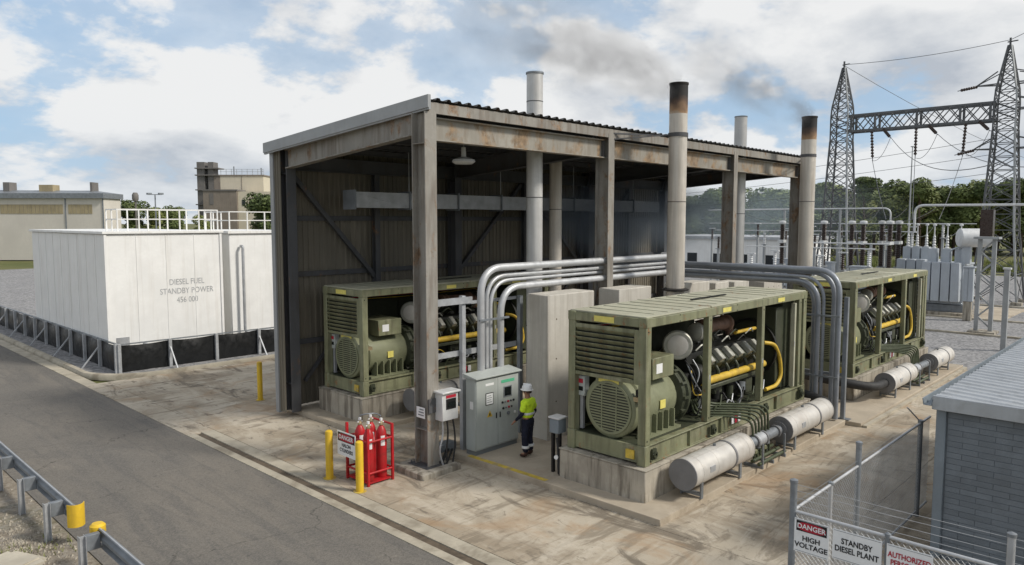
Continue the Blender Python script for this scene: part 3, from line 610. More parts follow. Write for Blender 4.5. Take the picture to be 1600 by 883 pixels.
# ------------------------------------------------------------------ generator sets (local frame: x along the set, y 0 = open side, z 0 = skid bottom)
GL, GW, GH = 8.5, 2.15, 3.26
def louvre(parent, frame, slats, mat='olive'):
    """frame = (x0, x1, y0, y1, z0, z1) thin in one axis"""
    for (s, m) in slats: s.build('louvre_slat', m, parent)
def make_genset():
    g = emp('generator_set', (0, 0, 0), 'x', 'generator', 'olive green diesel generator sets', local=True)
    # skid
    for y in (.08, GW - .08): MB().ibeam((0.02, y, .24), (GL - .02, y, .24), .44, .17, .03).build('skid_beam', 'olive', g, bevel=.006)
    for x in (.03, GL - .09): MB().box(x, x + .06, .17, GW - .17, .05, .43).build('skid_end', 'olive', g, bevel=.006)
    for x in (2.0, 4.2, 6.4): MB().box(x, x + .12, .17, GW - .17, .1, .40).build('cross_member', 'olivedk', g)
    MB().box(.1, GL - .1, .17, GW - .17, .405, .425).build('deck', 'olivedk', g)
    for x in (.1, 1.9, 3.4, 5.0, 6.6, 8.2):
        MB().box(x, x + .02, -.002, .085, .05, .43).build('stiffener', 'olive', g)
    for x in (.22, 2.85, 5.75, 8.1):
        b = MB().box(x, x + .16, -.06, -.006, .12, .36); b.ring((x + .08, -.10, .24), (x + .08, -.06, .24), .035, .075, 12); b.build('lifting_lug', 'olivedk', g)
    # posts and rails
    pw = .17
    for x, y, w in ((0, 0, .2), (2.68, 0, .16), (5.55, 0, .16), (7.98, 0, .16), (GL - .2, 0, .2), (0, GW - .2, .2), (GL - .2, GW - .2, .2)):
        p = MB().box(x, x + w, y, y + w, .462, GH - .22).build('post', 'olive', g, bevel=.012)
        if x in (0,) :
            MB().box(x + w, x + w + .012, y + .03, y + w - .03, .47, GH - .23).build('post_flange', 'olivedk', p)
    for y in (0, GW - .2): MB().box(0, GL, y, y + .2, GH - .22, GH - .02).build('top_rail', 'olive', g, bevel=.012)
    for x in (0, GL - .2): MB().box(x, x + .2, .202, GW - .202, GH - .22, GH - .02).build('top_rail', 'olive', g, bevel=.012)
    for x, y in ((-.01, -.01), (GL - .2, -.01), (-.01, GW - .21), (GL - .2, GW - .21)):
        for z in (GH - .23, -.001): MB().box(x, x + .21, y, y + .22, z, z + (.225 if z > 1 else .46)).build('corner_casting', 'olive', g, bevel=.015)
    # roof panels with shallow ribs
    for x0, x1 in ((.03, 2.80), (2.83, 5.62), (5.65, 8.47)):
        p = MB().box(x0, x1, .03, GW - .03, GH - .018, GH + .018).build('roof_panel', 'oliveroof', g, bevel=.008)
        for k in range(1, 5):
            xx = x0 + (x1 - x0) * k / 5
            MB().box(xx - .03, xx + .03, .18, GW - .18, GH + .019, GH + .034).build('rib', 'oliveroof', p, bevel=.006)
    MB().box(3.6, 5.4, .98, 1.06, GH + .036, GH + .06).build('roof_slot', 'engine', g)
    MB().box(2.79, 2.84, .02, GW - .02, GH + .019, GH + .033).build('roof_seam', 'oliveroof', g)
    # rear wall: panels and louvre bank at the far half
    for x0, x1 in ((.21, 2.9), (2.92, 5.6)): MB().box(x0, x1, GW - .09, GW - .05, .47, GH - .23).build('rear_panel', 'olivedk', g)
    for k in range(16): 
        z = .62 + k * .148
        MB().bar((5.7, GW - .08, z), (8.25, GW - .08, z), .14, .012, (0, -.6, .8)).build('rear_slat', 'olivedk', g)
    # end louvre (x = 0)
    lp = MB().box(.02, .06, .26, .33, 1.78, 2.98).box(.02, .06, 1.95, 2.02, 1.78, 2.98).box(.02, .06, .33, 1.95, 1.78, 1.86).box(.02, .06, .33, 1.95, 2.90, 2.98).build('louvre_frame', 'olive', g, bevel=.006)
    MB().box(.10, .115, .33, 1.95, 1.86, 2.90).build('louvre_back', 'engine', g)
    for k in range(9):
        z = 1.93 + k * .116
        MB().bar((.05, .335, z), (.05, 1.945, z), .115, .012, (.75, 0, .66)).build('louvre_slat', 'olive', g)
    MB().box(.02, .06, 2.02, 2.14, 1.78, 2.98).build('louvre_cheek', 'olive', g); MB().box(.02, .06, .2, .26, 1.78, 2.98).build('louvre_cheek', 'olive', g)
    MB().box(-.008, .0, .85, 1.4, GH - .19, GH - .06).build('warning_label', 'label', g)
    for x in (3.35, 6.5): MB().box(x, x + .42, -.006, 0, GH - .18, GH - .07).build('warning_label', 'label', g)
    # alternator
    cy, cz = 1.05, 1.12
    alt = MB().lathe([(.50, .0), (.60, .10), (.64, .14), (.64, 1.5), (.60, 1.58), (.60, 1.62)], (.42, cy, cz), (1, 0, 0), 32).build('alternator', 'alternator', g)
    for x in (.75, 1.0, 1.25, 1.5, 1.75):
        MB().box(x, x + .03, cy - .70, cy - .40, .45, .92).build('fin', 'alternator', alt)
    MB().box(.5, 2.0, cy - .74, cy - .5, .43, .49).build('foot', 'alternator', alt)
    # fan cover with slots
    fc = MB().lathe([(.66, 0), (.70, .03), (.70, .22), (.62, .30)], (.14, cy, cz), (1, 0, 0), 40).build('fan_cover', 'alternator', g)
    MB().cyl((.13, cy, cz), (.139, cy, cz), .575, n=36).build('cover_mesh', 'engine', fc)
    for k in range(17):
        z = -.51 + k * .064; w = math.sqrt(max(.0, .565 ** 2 - z * z))
        MB().box(.118, .13, cy - w, cy + w, cz + z - .017, cz + z + .017).build('grille_bar', 'alternator', fc)
    for yy in (-.2, .2): MB().box(.112, .118, cy + yy - .015, cy + yy + .015, cz - .53, cz + .53).build('grille_strut', 'alternator', fc)
    MB().ring((.11, cy, cz), (.14, cy, cz), .555, .61, 40).build('cover_ring', 'alternator', fc)
    MB().box(.13, .36, cy - .36, cy + .40, 1.62, 1.86).build('cover_hood', 'alternator', fc, bevel=.02)
    MB().box(.12, .13, cy - .26, cy + .30, 1.68, 1.82).build('cover_label', 'label', fc)
    # terminal box, regulator boxes
    tb = MB().box(.85, 1.75, .38, 1.5, 1.72, 2.22).build('terminal_box', 'olive', g, bevel=.015)
    MB().box(1.0, 1.25, .374, .38, 1.85, 2.07).build('label', 'signwhite', tb)
    MB().box(1.2, 1.42, cy - .668, cy - .655, 1.0, 1.2).build('warning_label', 'label', alt)
    MB().box(.16, .34, 1.78, 2.02, 1.25, 1.72).build('control_box', 'cabinet', g, bevel=.01)
    for z, m in ((1.6, 'signred'), (1.42, 'screen')): MB().box(.152, .16, 1.83, 1.97, z - .05, z + .05).build('control_panel', m, g)
    MB().box(.2, .28, 1.86, 1.94, .46, 1.25).build('control_post', 'galv', g)
    MB().box(.16, .5, .22, .42, 1.36, 1.46).build('sensor_bracket', 'copper', g); MB().box(.18, .3, .28, .38, 1.47, 1.62).build('sensor', 'engine', g)
    # flywheel housing with bolts
    fl = MB().lathe([(.60, 0), (.74, .05), (.74, .20), (.80, .22), (.80, .30), (.70, .5), (.5, .62)], (2.02, cy, cz), (1, 0, 0), 36).build('flywheel_housing', 'engine2', g)
    for k in range(14):
        a = k * 2 * math.pi / 14
        MB().box(-.10, .10, -.05, .05, -.03, .03).build('bolt_boss', 'olivedk', fl).matrix_local = Matrix.Translation((2.17, cy + .75 * math.cos(a), cz + .75 * math.sin(a))) @ Matrix.Rotation(a, 4, 'X')
    # engine
    en = MB().box(2.75, 6.65, .62, 1.5, .72, 1.55).box(2.85, 6.55, .75, 1.35, .45, .72).build('engine_block', 'engine', g, bevel=.04)
    MB().prof([(-.42, 0), (.42, 0), (.30, .5), (-.30, .5)], (2.9, cy, 1.5), (6.5, cy, 1.5)).build('engine_vee', 'engine', g)
    for side in (-1, 1):
        for k in range(6):
            x = 3.42 + k * .52; mt = Matrix.Translation((x, cy + side * .47, 1.70)) @ Matrix.Rotation(side * -R(42), 4, 'X')
            b = MB(); b.obox((0, 0, 0), (.42, .36, .42), Matrix.Identity(3)); h = b.build('cylinder_head', 'engine2', g, bevel=.03); h.matrix_local = mt
            cv = MB(); cv.obox((0, 0, .25), (.17, .34, .16), Matrix.Identity(3)); cv.obox((0, -side * .0, .335), (.13, .28, .02), Matrix.Identity(3))
            cv.build('rocker_cover', 'head', h, bevel=.02)
            MB().tube([(x - .08, cy + side * .62, 1.62), (x - .08, cy + side * .70, 1.50), (x - .08, cy + side * .68, 1.36)], .045, 8).build('manifold_branch', 'engine2', g)
        MB().cyl((3.05, cy + side * .70, 1.33), (6.45, cy + side * .70, 1.33), .095, n=14).build('fuel_rail', 'yellow', g)
        MB().box(3.1, 6.4, cy + side * .70 - .06, cy + side * .70 + .06, 1.10, 1.21).build('lower_rail', 'engine2', g, bevel=.02)
    for k in range(5):
        x = 3.3 + k * .75; MB().cyl((x, .52, .62 + .1 * (k % 2)), (x, .52, .95), .1, n=12).build('oil_filter', ('signwhite', 'engine', 'engine2')[k % 3], g)
    MB().box(3.9, 4.3, .46, .62, .85, 1.08).build('pump', 'engine2', g, bevel=.03); MB().box(5.5, 5.95, .42, .62, .6, 1.05).build('pump', 'engine2', g, bevel=.03)
    MB().lathe([(.20, 0), (.30, .08), (.30, .3), (.16, .42), (.14, .6)], (2.95, .62, 1.45), (1, -.1, .1), 20).build('starter', 'engine', g)
    # turbo, air filter, exhaust
    af = MB().lathe([(.33, 0), (.36, .03), (.36, .1), (.30, .14), (.22, .26), (.20, .5), (.24, .55), (.24, .65)], (2.30, .62, 2.32), (.85, .5, 0), 28).build('air_filter', 'head', g)
    MB().lathe([(.20, 0), (.25, .012)], (2.285, .605, 2.32), (.85, .5, 0), 24).build('filter_cap', 'silencer', af)
    MB().tube(fillet([(2.8, .9, 2.32), (3.3, 1.1, 2.35), (3.4, 1.1, 1.9)], .2), .13, 14).build('intake_pipe', 'engine', g)
    MB().lathe([(.17, 0), (.22, .02), (.22, .1), (.17, .12), (.17, .2), (.21, .22), (.21, .28), (.17, .32), (.17, 1.25), (.22, 1.27), (.22, 1.36), (.12, 1.4)], (3.75, .80, 2.58), (1, 0, 0), 24).build('exhaust_pipe', 'exhaust', g)
    MB().lathe([(.10, 0), (.22, .06), (.24, .2), (.15, .32)], (3.35, .8, 2.5), (1, 0, 0), 20).build('turbocharger', 'head', g)
    MB().tube(fillet([(5.1, .8, 2.58), (5.45, .9, 2.58), (5.45, .9, 2.2)], .15), .11, 12).build('exhaust_elbow', 'exhaust', g)
    MB().cyl((5.4, .7, 2.28), (6.6, .7, 2.28), .05, n=10).build('coolant_pipe', 'yellow', g)
    MB().tube(fillet([(6.55, .4, 1.9), (6.85, .22, 1.85), (7.25, .22, 1.4), (7.35, .22, .85), (7.05, .22, .62), (6.4, .25, .6)], .3, 5), .055, 10).build('yellow_hose', 'yellow', g)
    for k, (x, z) in enumerate(((2.9, 1.9), (3.05, 1.2), (5.2, 1.0), (4.5, .8))):
        MB().tube(fillet([(x, .55, z), (x + .05, .35, z - .3), (x - .15, .4, z - .7), (x - .1, .6, z - .85 if z > 1.2 else .5)], .2, 4), .018, 6).build('loose_hose', ('galv', 'rubber')[k % 2], g)
    for k in range(7):
        x = 3.3 + k * .45; z = 2.05 + .07 * ((k * 37) % 5)
        MB().tube(fillet([(x, .7, z), (x + .2, .62, z + .16), (x + .45, .7, z + .02)], .1, 4), .022, 6).build('fuel_line', ('head', 'engine2', 'engine')[k % 3], g)
    # radiator
    rd = MB().box(7.05, 7.5, .28, GW - .22, .5, 2.86).build('radiator', 'olivedk', g, bevel=.02)
    MB().ring((6.95, cy, 1.65), (7.05, cy, 1.65), .78, .84, 32).build('fan_shroud', 'engine', rd)
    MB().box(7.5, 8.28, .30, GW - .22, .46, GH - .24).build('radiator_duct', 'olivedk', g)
    MB().box(7.72, 7.82, .02, .14, .5, 2.95).build('door_edge', 'oliveroof', g, bevel=.008); MB().box(7.70, 7.72, .0, .02, 1.7, 1.85).build('door_latch', 'cap', g)
    # end louvres x = GL
    for k in range(14):
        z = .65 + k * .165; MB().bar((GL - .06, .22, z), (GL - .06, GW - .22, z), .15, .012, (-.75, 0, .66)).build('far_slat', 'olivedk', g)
    for k in range(5):
        z = 2.72 + .035 * k; MB().tube(fillet([(.5, GW - .16 - .02 * k, z), (3.0 + .4 * k, GW - .2, z - .05), (6.6, GW - .18, z), (6.8, GW - .5, z - .3 - .1 * k)], .2, 4), .016, 6).build('cable_loom', ('rubber', 'yellow', 'rubber', 'signred', 'galv')[k], g)
    for k in range(6):
        x = 2.9 + .62 * k; MB().tube(fillet([(x, .30, .47), (x + .1, .26, .62 + .05 * (k % 3)), (x + .45, .34, .55), (x + .62, .40, .75 + .08 * (k % 2))], .12, 4), .02, 6).build('deck_hose', ('rubber', 'hose', 'galv')[k % 3], g)
    for x in (2.74, 5.61): MB().box(x, x + .05, -.004, -.0005, 1.5, 1.62).build('data_plate', 'galv', g)
    for x in (1.35, 4.1, 6.8):
        for dz in (-.07, .07): MB().cyl((x, -.006, GH - .12 + dz), (x, 0, GH - .12 + dz), .018, n=8).build('bolt', 'olivedk', g)
    for x in (.08, 2.76, 5.63, 8.06, 8.4):
        for z in (.56, 2.95): MB().cyl((x, -.008, z), (x, 0, z), .02, n=8).build('bolt', 'olivedk', g)
    for k in range(4): MB().tube(fillet([(2.45 + .1 * k, .5, 1.95 - .1 * k), (2.5, .28, 1.7 - .2 * k), (2.9 + .15 * k, .32, 1.0), (3.1 + .2 * k, .5, .8)], .2, 4), .017, 6).build('wiring', ('rubber', 'galv', 'rubber', 'yellow')[k], g)
    # stickers on the skid
    for x, m in ((3.95, 'signwhite'), (4.12, 'signred'), (4.3, 'signwhite')): MB().box(x, x + .13, -.004, .012, .16, .36).build('sticker', m, g)
    MB().box(-.004, .03, .28, .5, .12, .32).build('yellow_stencil', 'yellowpaint', g)
    return g
G1 = make_genset()
G2 = copy_tree(G1); G3 = copy_tree(G1)
for o, loc, lab in ((G1, (13.15, 8.62, .872), 'nearest olive green generator set on the concrete plinth in front of the shed'),
                    (G2, (25.75, 8.62, .872), 'olive green generator set farther right, beyond the conduits bending down'),
                    (G3, (12.65, 18.32, .872), 'olive green generator set standing inside the shed behind the corner column')):
    o.location = loc; o['label'] = lab
G3['group'] = G1['group']

# ------------------------------------------------------------------ silencers on stands
def silencer(x0, L, y, z, r, label, cap=True):
    o = emp('silencer', (x0, y, .14), label, 'silencer', 'exhaust silencers on the slab edge')
    MB().cyl((x0, y, z), (x0 + L, y, z), r, n=36, caps=False).build('shell', 'silencer', o)
    MB().lathe([(r + .012, 0), (r + .012, .03), (r - .02, .035)], (x0 - .005, y, z), (1, 0, 0), 36).build('end_cap', 'silencerend', o)
    MB().lathe([(r - .02, -.035), (r + .008, -.03), (r + .008, 0), (r * .8, .05)], (x0 + L, y, z), (1, 0, 0), 36).build('end_cap', 'silencer', o)
    MB().ring((x0 + L * .66, y, z), (x0 + L * .66 + .07, y, z), r - .01, r + .014, 36).build('strap', 'silencerend', o)
    for t_ in (.12, .36, .9): MB().ring((x0 + L * t_, y, z), (x0 + L * t_ + .012, y, z), r - .01, r + .004, 36).build('weld_seam', 'silencer', o)
    MB().box(x0 + .2, x0 + L - .2, y - .3 * r - .008, y - .3 * r + .008, z + r * .95, z + r * .962).build('long_seam', 'silencer', o)
    MB().cyl((x0 + L * .5, y, z + r * .97), (x0 + L * .5, y, z + r + .05), .035, n=10).build('drain_plug', 'galvdk', o)
    MB().box(x0 + L * .22, x0 + L * .22 + .22, y - r - .006, y - r + .02, z - .03, z + .1).build('data_plate', 'galv', o)
    for x in (x0 + .35, x0 + L - .6):
        b = MB().box(x, x + .09, y - r * .78, y - r * .66, .14, z - r * .62).box(x, x + .09, y + r * .66, y + r * .78, .14, z - r * .62).box(x, x + .09, y - r * .66, y + r * .66, .2, .27)
        b.build('stand', 'galvdk', o)
    return o
silencer(13.72, 2.75, 8.02, .72, .335, 'light grey silencer drum nearest the camera at the slab corner')
silencer(18.55, 2.85, 7.98, .72, .335, 'light grey silencer drum at the far end of the nearest generator')
silencer(26.6, 2.6, 7.85, .68, .335, 'light grey silencer drum at the near end of the far right generator')
silencer(31.7, 2.5, 7.8, .68, .335, 'light grey silencer drum farthest right beside the gravel yard')
silencer(13.8, 2.5, 17.55, .72, .335, 'grey silencer drum beside the generator inside the shed')
def link(x0, x1, y, z, label, elbow=None):
    o = emp('silencer_pipe', (x0, y, z), label, 'pipe')
    MB().cyl((x0, y, z), (x1, y, z), .13, n=18).build('pipe', 'galvdk', o)
    for x, r in ((x0 + .06, .2), (x0 + .5, .17), (x0 + .95, .19), (x1 - .3, .17), (x1 - .06, .22)): MB().cyl((x, y, z), (x + .06, y, z), r, n=20).build('flange', 'silencerend', o)
    MB().cyl((x0 + .55, y, z), (x0 + .95, y, z), .17, n=18).build('bellows', 'galv', o)
    return o
link(16.54, 18.54, 8.0, .72, 'grey flanged pipe joining the two nearest silencer drums')
link(29.25, 31.69, 7.82, .68, 'grey flanged pipe joining the two far silencer drums')
for pts, lab in (([(21.42, 7.98, .75), (22.0, 8.05, .8), (22.3, 9.0, .9), (22.3, 10.5, .9)], 'dark hose curving from the second silencer drum behind the generator'),
                 ([(26.6, 7.85, .68), (25.7, 7.9, .66), (25.1, 8.6, .8), (25.1, 10.5, .9)], 'dark hose curving from the third silencer drum behind the conduits')):
    tag(MB().tube(fillet(pts, .5, 8), .15, 16).build('exhaust_hose', 'rubber', loc=pts[0]), lab, 'hose')

# green service pipes dropping over the skid to a valve manifold
def manifold(x, y, label, zs=0):
    o = emp('valve_manifold', (x, y, .14), label, 'manifold', 'valve manifolds between the silencers')
    for k in range(6):
        xx = x + .1 + k * .17; z = .86 + .05 * k
        MB().tube(fillet([(xx - 1.0 - .1 * k, y + 1.25, 1.75), (xx - .9, y + 1.2, 1.34 + .03 * k), (xx - .3, y + .55, 1.33 + .03 * k), (xx, y + .1, 1.25 + .04 * k), (xx, y + .02, .3)], .22, 6), .03, 8).build('service_pipe', 'hose', o)
        MB().lathe([(.045, 0), (.075, .02), (.075, .1), (.045, .12)], (xx, y + .02, .42 + .1 * (k % 3)), n=10).build('valve', ('olive', 'galvdk', 'olive')[k % 3], o)
    for j, yy in enumerate((-.22, -.05, .12)):
        MB().cyl((x - .15, y + yy, .26 + .04 * j), (x + 1.35, y + yy, .26 + .04 * j), .045, n=10).build('header_pipe', 'hose', o)
    for xx in (x - .1, x + .5, x + 1.2): MB().box(xx, xx + .05, y - .3, y + .2, .14, .22).build('support', 'galvdk', o)
    for xx in (x - .05, x + 1.2): MB().box(xx, xx + .04, y - .28, y - .24, .22, .75).build('support', 'galvdk', o)
    return o
manifold(16.95, 7.95, 'green pipes and valves clustered between the two nearest silencer drums')
manifold(29.6, 7.8, 'green pipes and valves clustered between the two far silencer drums')

# ------------------------------------------------------------------ conduit runs
def conduit_run(paths, name, label, r, mat, clamps=()):
    o = emp(name, paths[0][0], label, 'conduit')
    for p, rr in zip(paths, r): MB().tube(fillet(p[0:1] + p[1:], .75, 10), rr, 14).build('conduit_pipe', mat, o)
    for c in clamps: MB().bar(c[0], c[1], .05, .05).build('clamp_bar', 'galvdk', o)
    return o
conduit_run([[(13.28, 13.85, .2), (13.28, 13.85, 4.95), (23.2, 13.85, 4.95), (23.2, 14.6, 4.95)],
             [(13.58, 13.95, .2), (13.58, 13.95, 4.72), (23.2, 13.95, 4.72)],
             [(13.78, 14.0, .2), (13.78, 14.0, 4.58), (23.2, 14.0, 4.58)],
             [(14.02, 13.85, .2), (14.02, 13.85, 4.40), (23.2, 13.85, 4.40)]],
            'conduit_run', 'pale galvanised conduits rising behind the cabinet and bending right over the walls', (.10, .06, .055, .095), 'conduit',
            [((13.1, 13.72, 3.6), (14.2, 13.72, 3.6)), ((13.1, 13.72, 1.9), (14.2, 13.72, 1.9))])
conduit_run([[(22.55, 17.4, 4.72), (22.55, 8.02, 4.72), (22.55, 8.02, .2)],
             [(22.72, 17.4, 4.62), (22.72, 8.22, 4.62), (22.72, 8.22, .2)],
             [(22.5, 17.4, 4.36), (22.5, 8.62, 4.36), (22.5, 8.62, .2)],
             [(22.68, 17.4, 4.30), (22.68, 8.80, 4.30), (22.68, 8.80, .2)],
             [(22.42, 17.4, 4.50), (22.42, 8.42, 4.50), (22.42, 8.42, .2)]],
            'conduit_run', 'grey conduits running out between the generators and bending down to the slab', (.085, .075, .085, .07, .05), 'conduitdk',
            [((22.34, 7.9, 1.5), (22.34, 9.0, 1.5)), ((22.34, 7.9, 3.35), (22.34, 9.0, 3.35))])
pp = emp('conduit_support', (22.75, 7.75, .14), 'grey steel post with base plate holding the downward conduits', 'support')
MB().box(22.86, 22.98, 7.86, 7.98, .16, 3.9).build('post', 'galvdk', pp); MB().box(22.87, 23.1, 7.72, 8.05, .137, .16).build('base_plate', 'galvdk', pp)
MB().box(22.88, 22.96, 7.98, 9.2, 1.46, 1.54).build('strut', 'galvdk', pp)
# support frame left of the cabinet
fr = emp('cable_rack', (12.85, 14.1, .15), 'galvanised steel frame carrying cables from the corner column to the cabinet', 'frame')
for x, z1 in ((12.85, 4.25), (15.05, 4.1)): MB().box(x - .06, x + .06, 14.04, 14.16, .14, z1).build('post', 'galv' if x < 14 else 'galvdk', fr)
MB().box(11.66, 13.1, 13.98, 14.035, 4.05, 4.22).build('rail', 'galv', fr); MB().box(11.66, 14.98, 14.165, 14.22, 2.66, 2.80).build('rail', 'galv', fr)
MB().box(13.1, 14.98, 14.165, 14.22, 4.0, 4.08).build('rail', 'galv', fr)

# ------------------------------------------------------------------ switchgear cabinet
cab = emp('switchgear_cabinet', (12.7, 13.4, .15), 'grey two door control cabinet in front of the worker', 'cabinet')
cx0, cx1, cy0, cy1, cz0, cz1 = 12.66, 14.26, 13.42, 13.78, .15, 2.16
MB().box(cx0 + .02, cx1 - .02, cy0 + .03, cy1, cz0, cz0 + .12).build('plinth', 'cabinetdk', cab)
MB().box(cx0, cx1, cy0, cy1, cz0 + .12, cz1).build('body', 'cabinet', cab, bevel=.012)
b = MB().add([(cx0 - .05, cy0 - .09, cz1 - .01), (cx1 + .05, cy0 - .09, cz1 - .01), (cx1 + .05, cy1 + .05, cz1 - .01), (cx0 - .05, cy1 + .05, cz1 - .01),
              (cx0 - .05, cy0 - .09, cz1 + .03), (cx1 + .05, cy0 - .09, cz1 + .03), (cx1 + .05, cy1 + .05, cz1 + .10), (cx0 - .05, cy1 + .05, cz1 + .10)],
             [(3, 2, 1, 0), (4, 5, 6, 7), (0, 1, 5, 4), (1, 2, 6, 5), (2, 3, 7, 6), (3, 0, 4, 7)]); b.build('canopy', 'cabinet', cab, bevel=.008)
mid = (cx0 + cx1) / 2
for x0, x1 in ((cx0 + .02, mid - .005), (mid + .005, cx1 - .02)):
    d = MB().box(x0, x1, cy0 - .025, cy0 - .002, cz0 + .16, cz1 - .05).build('door', 'cabinet', cab, bevel=.006)
    hx = mid - .07 if x0 < mid - .1 else mid + .07
    MB().box(hx - .018, hx + .018, cy0 - .045, cy0 - .025, 1.02, 1.17).build('handle', 'black', d, bevel=.005)
    if x0 < mid - .1:
        MB().box(13.0, 13.28, cy0 - .033, cy0 - .025, 1.42, 1.74).build('notice_frame', 'black', d); MB().box(13.02, 13.26, cy0 - .037, cy0 - .033, 1.44, 1.72).build('notice', 'signwhite', d)
        for k in range(4): MB().box(13.05, 13.22 - .03 * (k % 2), cy0 - .039, cy0 - .037, 1.49 + k * .055, 1.505 + k * .055).build('notice_line', 'galvdk', d)
        MB().add([(13.05, cy0 - .027, 1.10), (13.25, cy0 - .027, 1.10), (13.15, cy0 - .027, 1.27), (13.05, cy0 - .031, 1.10), (13.25, cy0 - .031, 1.10), (13.15, cy0 - .031, 1.27)], [(0, 2, 1), (3, 4, 5), (0, 1, 4, 3), (1, 2, 5, 4), (2, 0, 3, 5)]).build('warning_triangle', 'yellow', d)
        MB().box(13.13, 13.17, cy0 - .034, cy0 - .031, 1.13, 1.20).build('warning_mark', 'black', d)
        MB().box(13.0, 13.3, cy0 - .03, cy0 - .025, 1.93, 1.99).build('name_plate', 'signwhite', d)
    else:
        MB().box(13.66, 13.98, cy0 - .035, cy0 - .025, 1.52, 1.82).build('screen_frame', 'galvdk', d, bevel=.005); MB().box(13.70, 13.94, cy0 - .039, cy0 - .035, 1.56, 1.79).build('screen', 'screen', d)
        MB().box(13.58, 14.08, cy0 - .03, cy0 - .025, 1.92, 2.0).build('name_strip', 'green', d)
        for j, (z, n) in enumerate(((1.40, 5), (1.24, 4))):
            for k in range(n):
                x = 13.62 + k * .105 + .03 * j; MB().cyl((x, cy0 - .05, z), (x, cy0 - .025, z), .024 if k % 2 else .03, n=10).build('push_button', ('black', 'galvdk', 'signred', 'black', 'black')[k], d)
        MB().cyl((13.84, cy0 - .055, 1.08), (13.84, cy0 - .025, 1.08), .05, n=14).build('rotary_switch', 'galvdk', d); MB().cyl((14.1, cy0 - .04, 1.06), (14.1, cy0 - .025, 1.06), .04, n=14).build('indicator_lamp', 'signwhite', d)
MB().box(cx0 - .005, cx0, 13.5, 13.62, 1.36, 1.56).build('side_label', 'signwhite', cab)

# small boxes
jb = emp('junction_box', (11.8, 13.62, 1.3), 'small pale grey box fixed to the corner column, cables hanging below', 'electrical box')
MB().box(11.5, 12.02, 13.36, 13.64, 1.30, 1.98).build('body', 'cap', jb, bevel=.012)
MB().box(11.46, 12.06, 13.30, 13.66, 1.98, 2.03).build('lid', 'cap', jb, bevel=.01)
MB().box(11.62, 11.94, 13.35, 13.36, 1.58, 1.84).build('meter_frame', 'black', jb); MB().box(11.67, 11.9, 13.343, 13.35, 1.63, 1.76).build('meter_window', 'screen', jb)
MB().box(11.62, 11.94, 13.35, 13.36, 1.86, 1.93).build('red_label', 'signred', jb)
for k, x in enumerate((11.62, 11.76, 11.95)):
    MB().tube(fillet([(x, 13.5, 1.3), (x + .03 * k, 13.48, .9), (x - .12 + .1 * k, 13.5, .55), (x + .02, 13.52, .16)], .2, 5), .022, 8).build('cable', ('galv', 'rubber', 'rubber')[k], jb)
MB().box(11.28, 11.5, 13.6, 13.635, 1.5, 1.85).build('bracket', 'steeldk', jb)
cs = emp('column_notice', (11.26, 13.9, 1.3), 'small white notice on the dark side of the corner column', 'notice')
MB().box(11.258, 11.268, 13.74, 14.06, 1.35, 1.62).build('plate', 'signwhite', cs)
for k in range(3): MB().box(11.254, 11.258, 13.78, 14.0 - .03 * k, 1.41 + .07 * k, 1.44 + .07 * k).build('notice_line', 'galvdk', cs)
LBX, LBY = .28, -.05
lb = emp('isolator_box', (12.95, 11.2, .15), 'small blue grey box on a black stand beside the nearest generator plinth', 'electrical box')
MB().box(12.76, 13.06, 11.02, 11.3, 1.15, 1.5).build('body', 'bluegrey', lb, bevel=.012); MB().box(12.74, 13.08, 10.99, 11.33, 1.5, 1.54).build('lid', 'cap', lb, bevel=.008)
for y in (11.06, 11.26): MB().box(12.86, 12.94, y, y + .06, .15, 1.15).build('leg', 'black', lb)
MB().tube(fillet([(12.8, 11.1, 1.05), (12.75, 11.0, .7), (12.72, 10.98, .3), (12.8, 11.0, .16)], .2, 4), .025, 8).build('cable', 'rubber', lb)
MB().cyl((12.7, 11.02, .62), (12.66, 11.0, .62), .05, n=10).build('plug', 'signwhite', lb)
lb.location = (12.95 + LBX, 11.2 + LBY, .15)
tr = emp('cable_trough', (12.2, 14.0, .1), 'low dark cable tray on the ground by the corner column', 'cable tray')
MB().box(12.1, 12.75, 14.25, 14.55, .151, .36).build('box', 'galvdk', tr, bevel=.01); MB().bar((11.7, 13.62, .2), (12.6, 14.4, .2), .06).bar((11.75, 13.5, .18), (12.6, 14.25, .18), .04).build('cable', 'rubber', tr)

def oval(parent, x, y, z, a, b_):
    n = 28; vs = []
    for xx in (x, x - .003):
        for k in range(n):
            t = 2 * math.pi * k / n; c, q = math.cos(t), math.sin(t)
            vs.append((xx, y + a * math.copysign(abs(c) ** .7, c), z + b_ * math.copysign(abs(q) ** .8, q)))
    MB().add(vs, [tuple(range(n)), tuple(range(2 * n - 1, n - 1, -1))] + [(k, (k + 1) % n, (k + 1) % n + n, k + n) for k in range(n)]).build('red_oval', 'signred', parent)
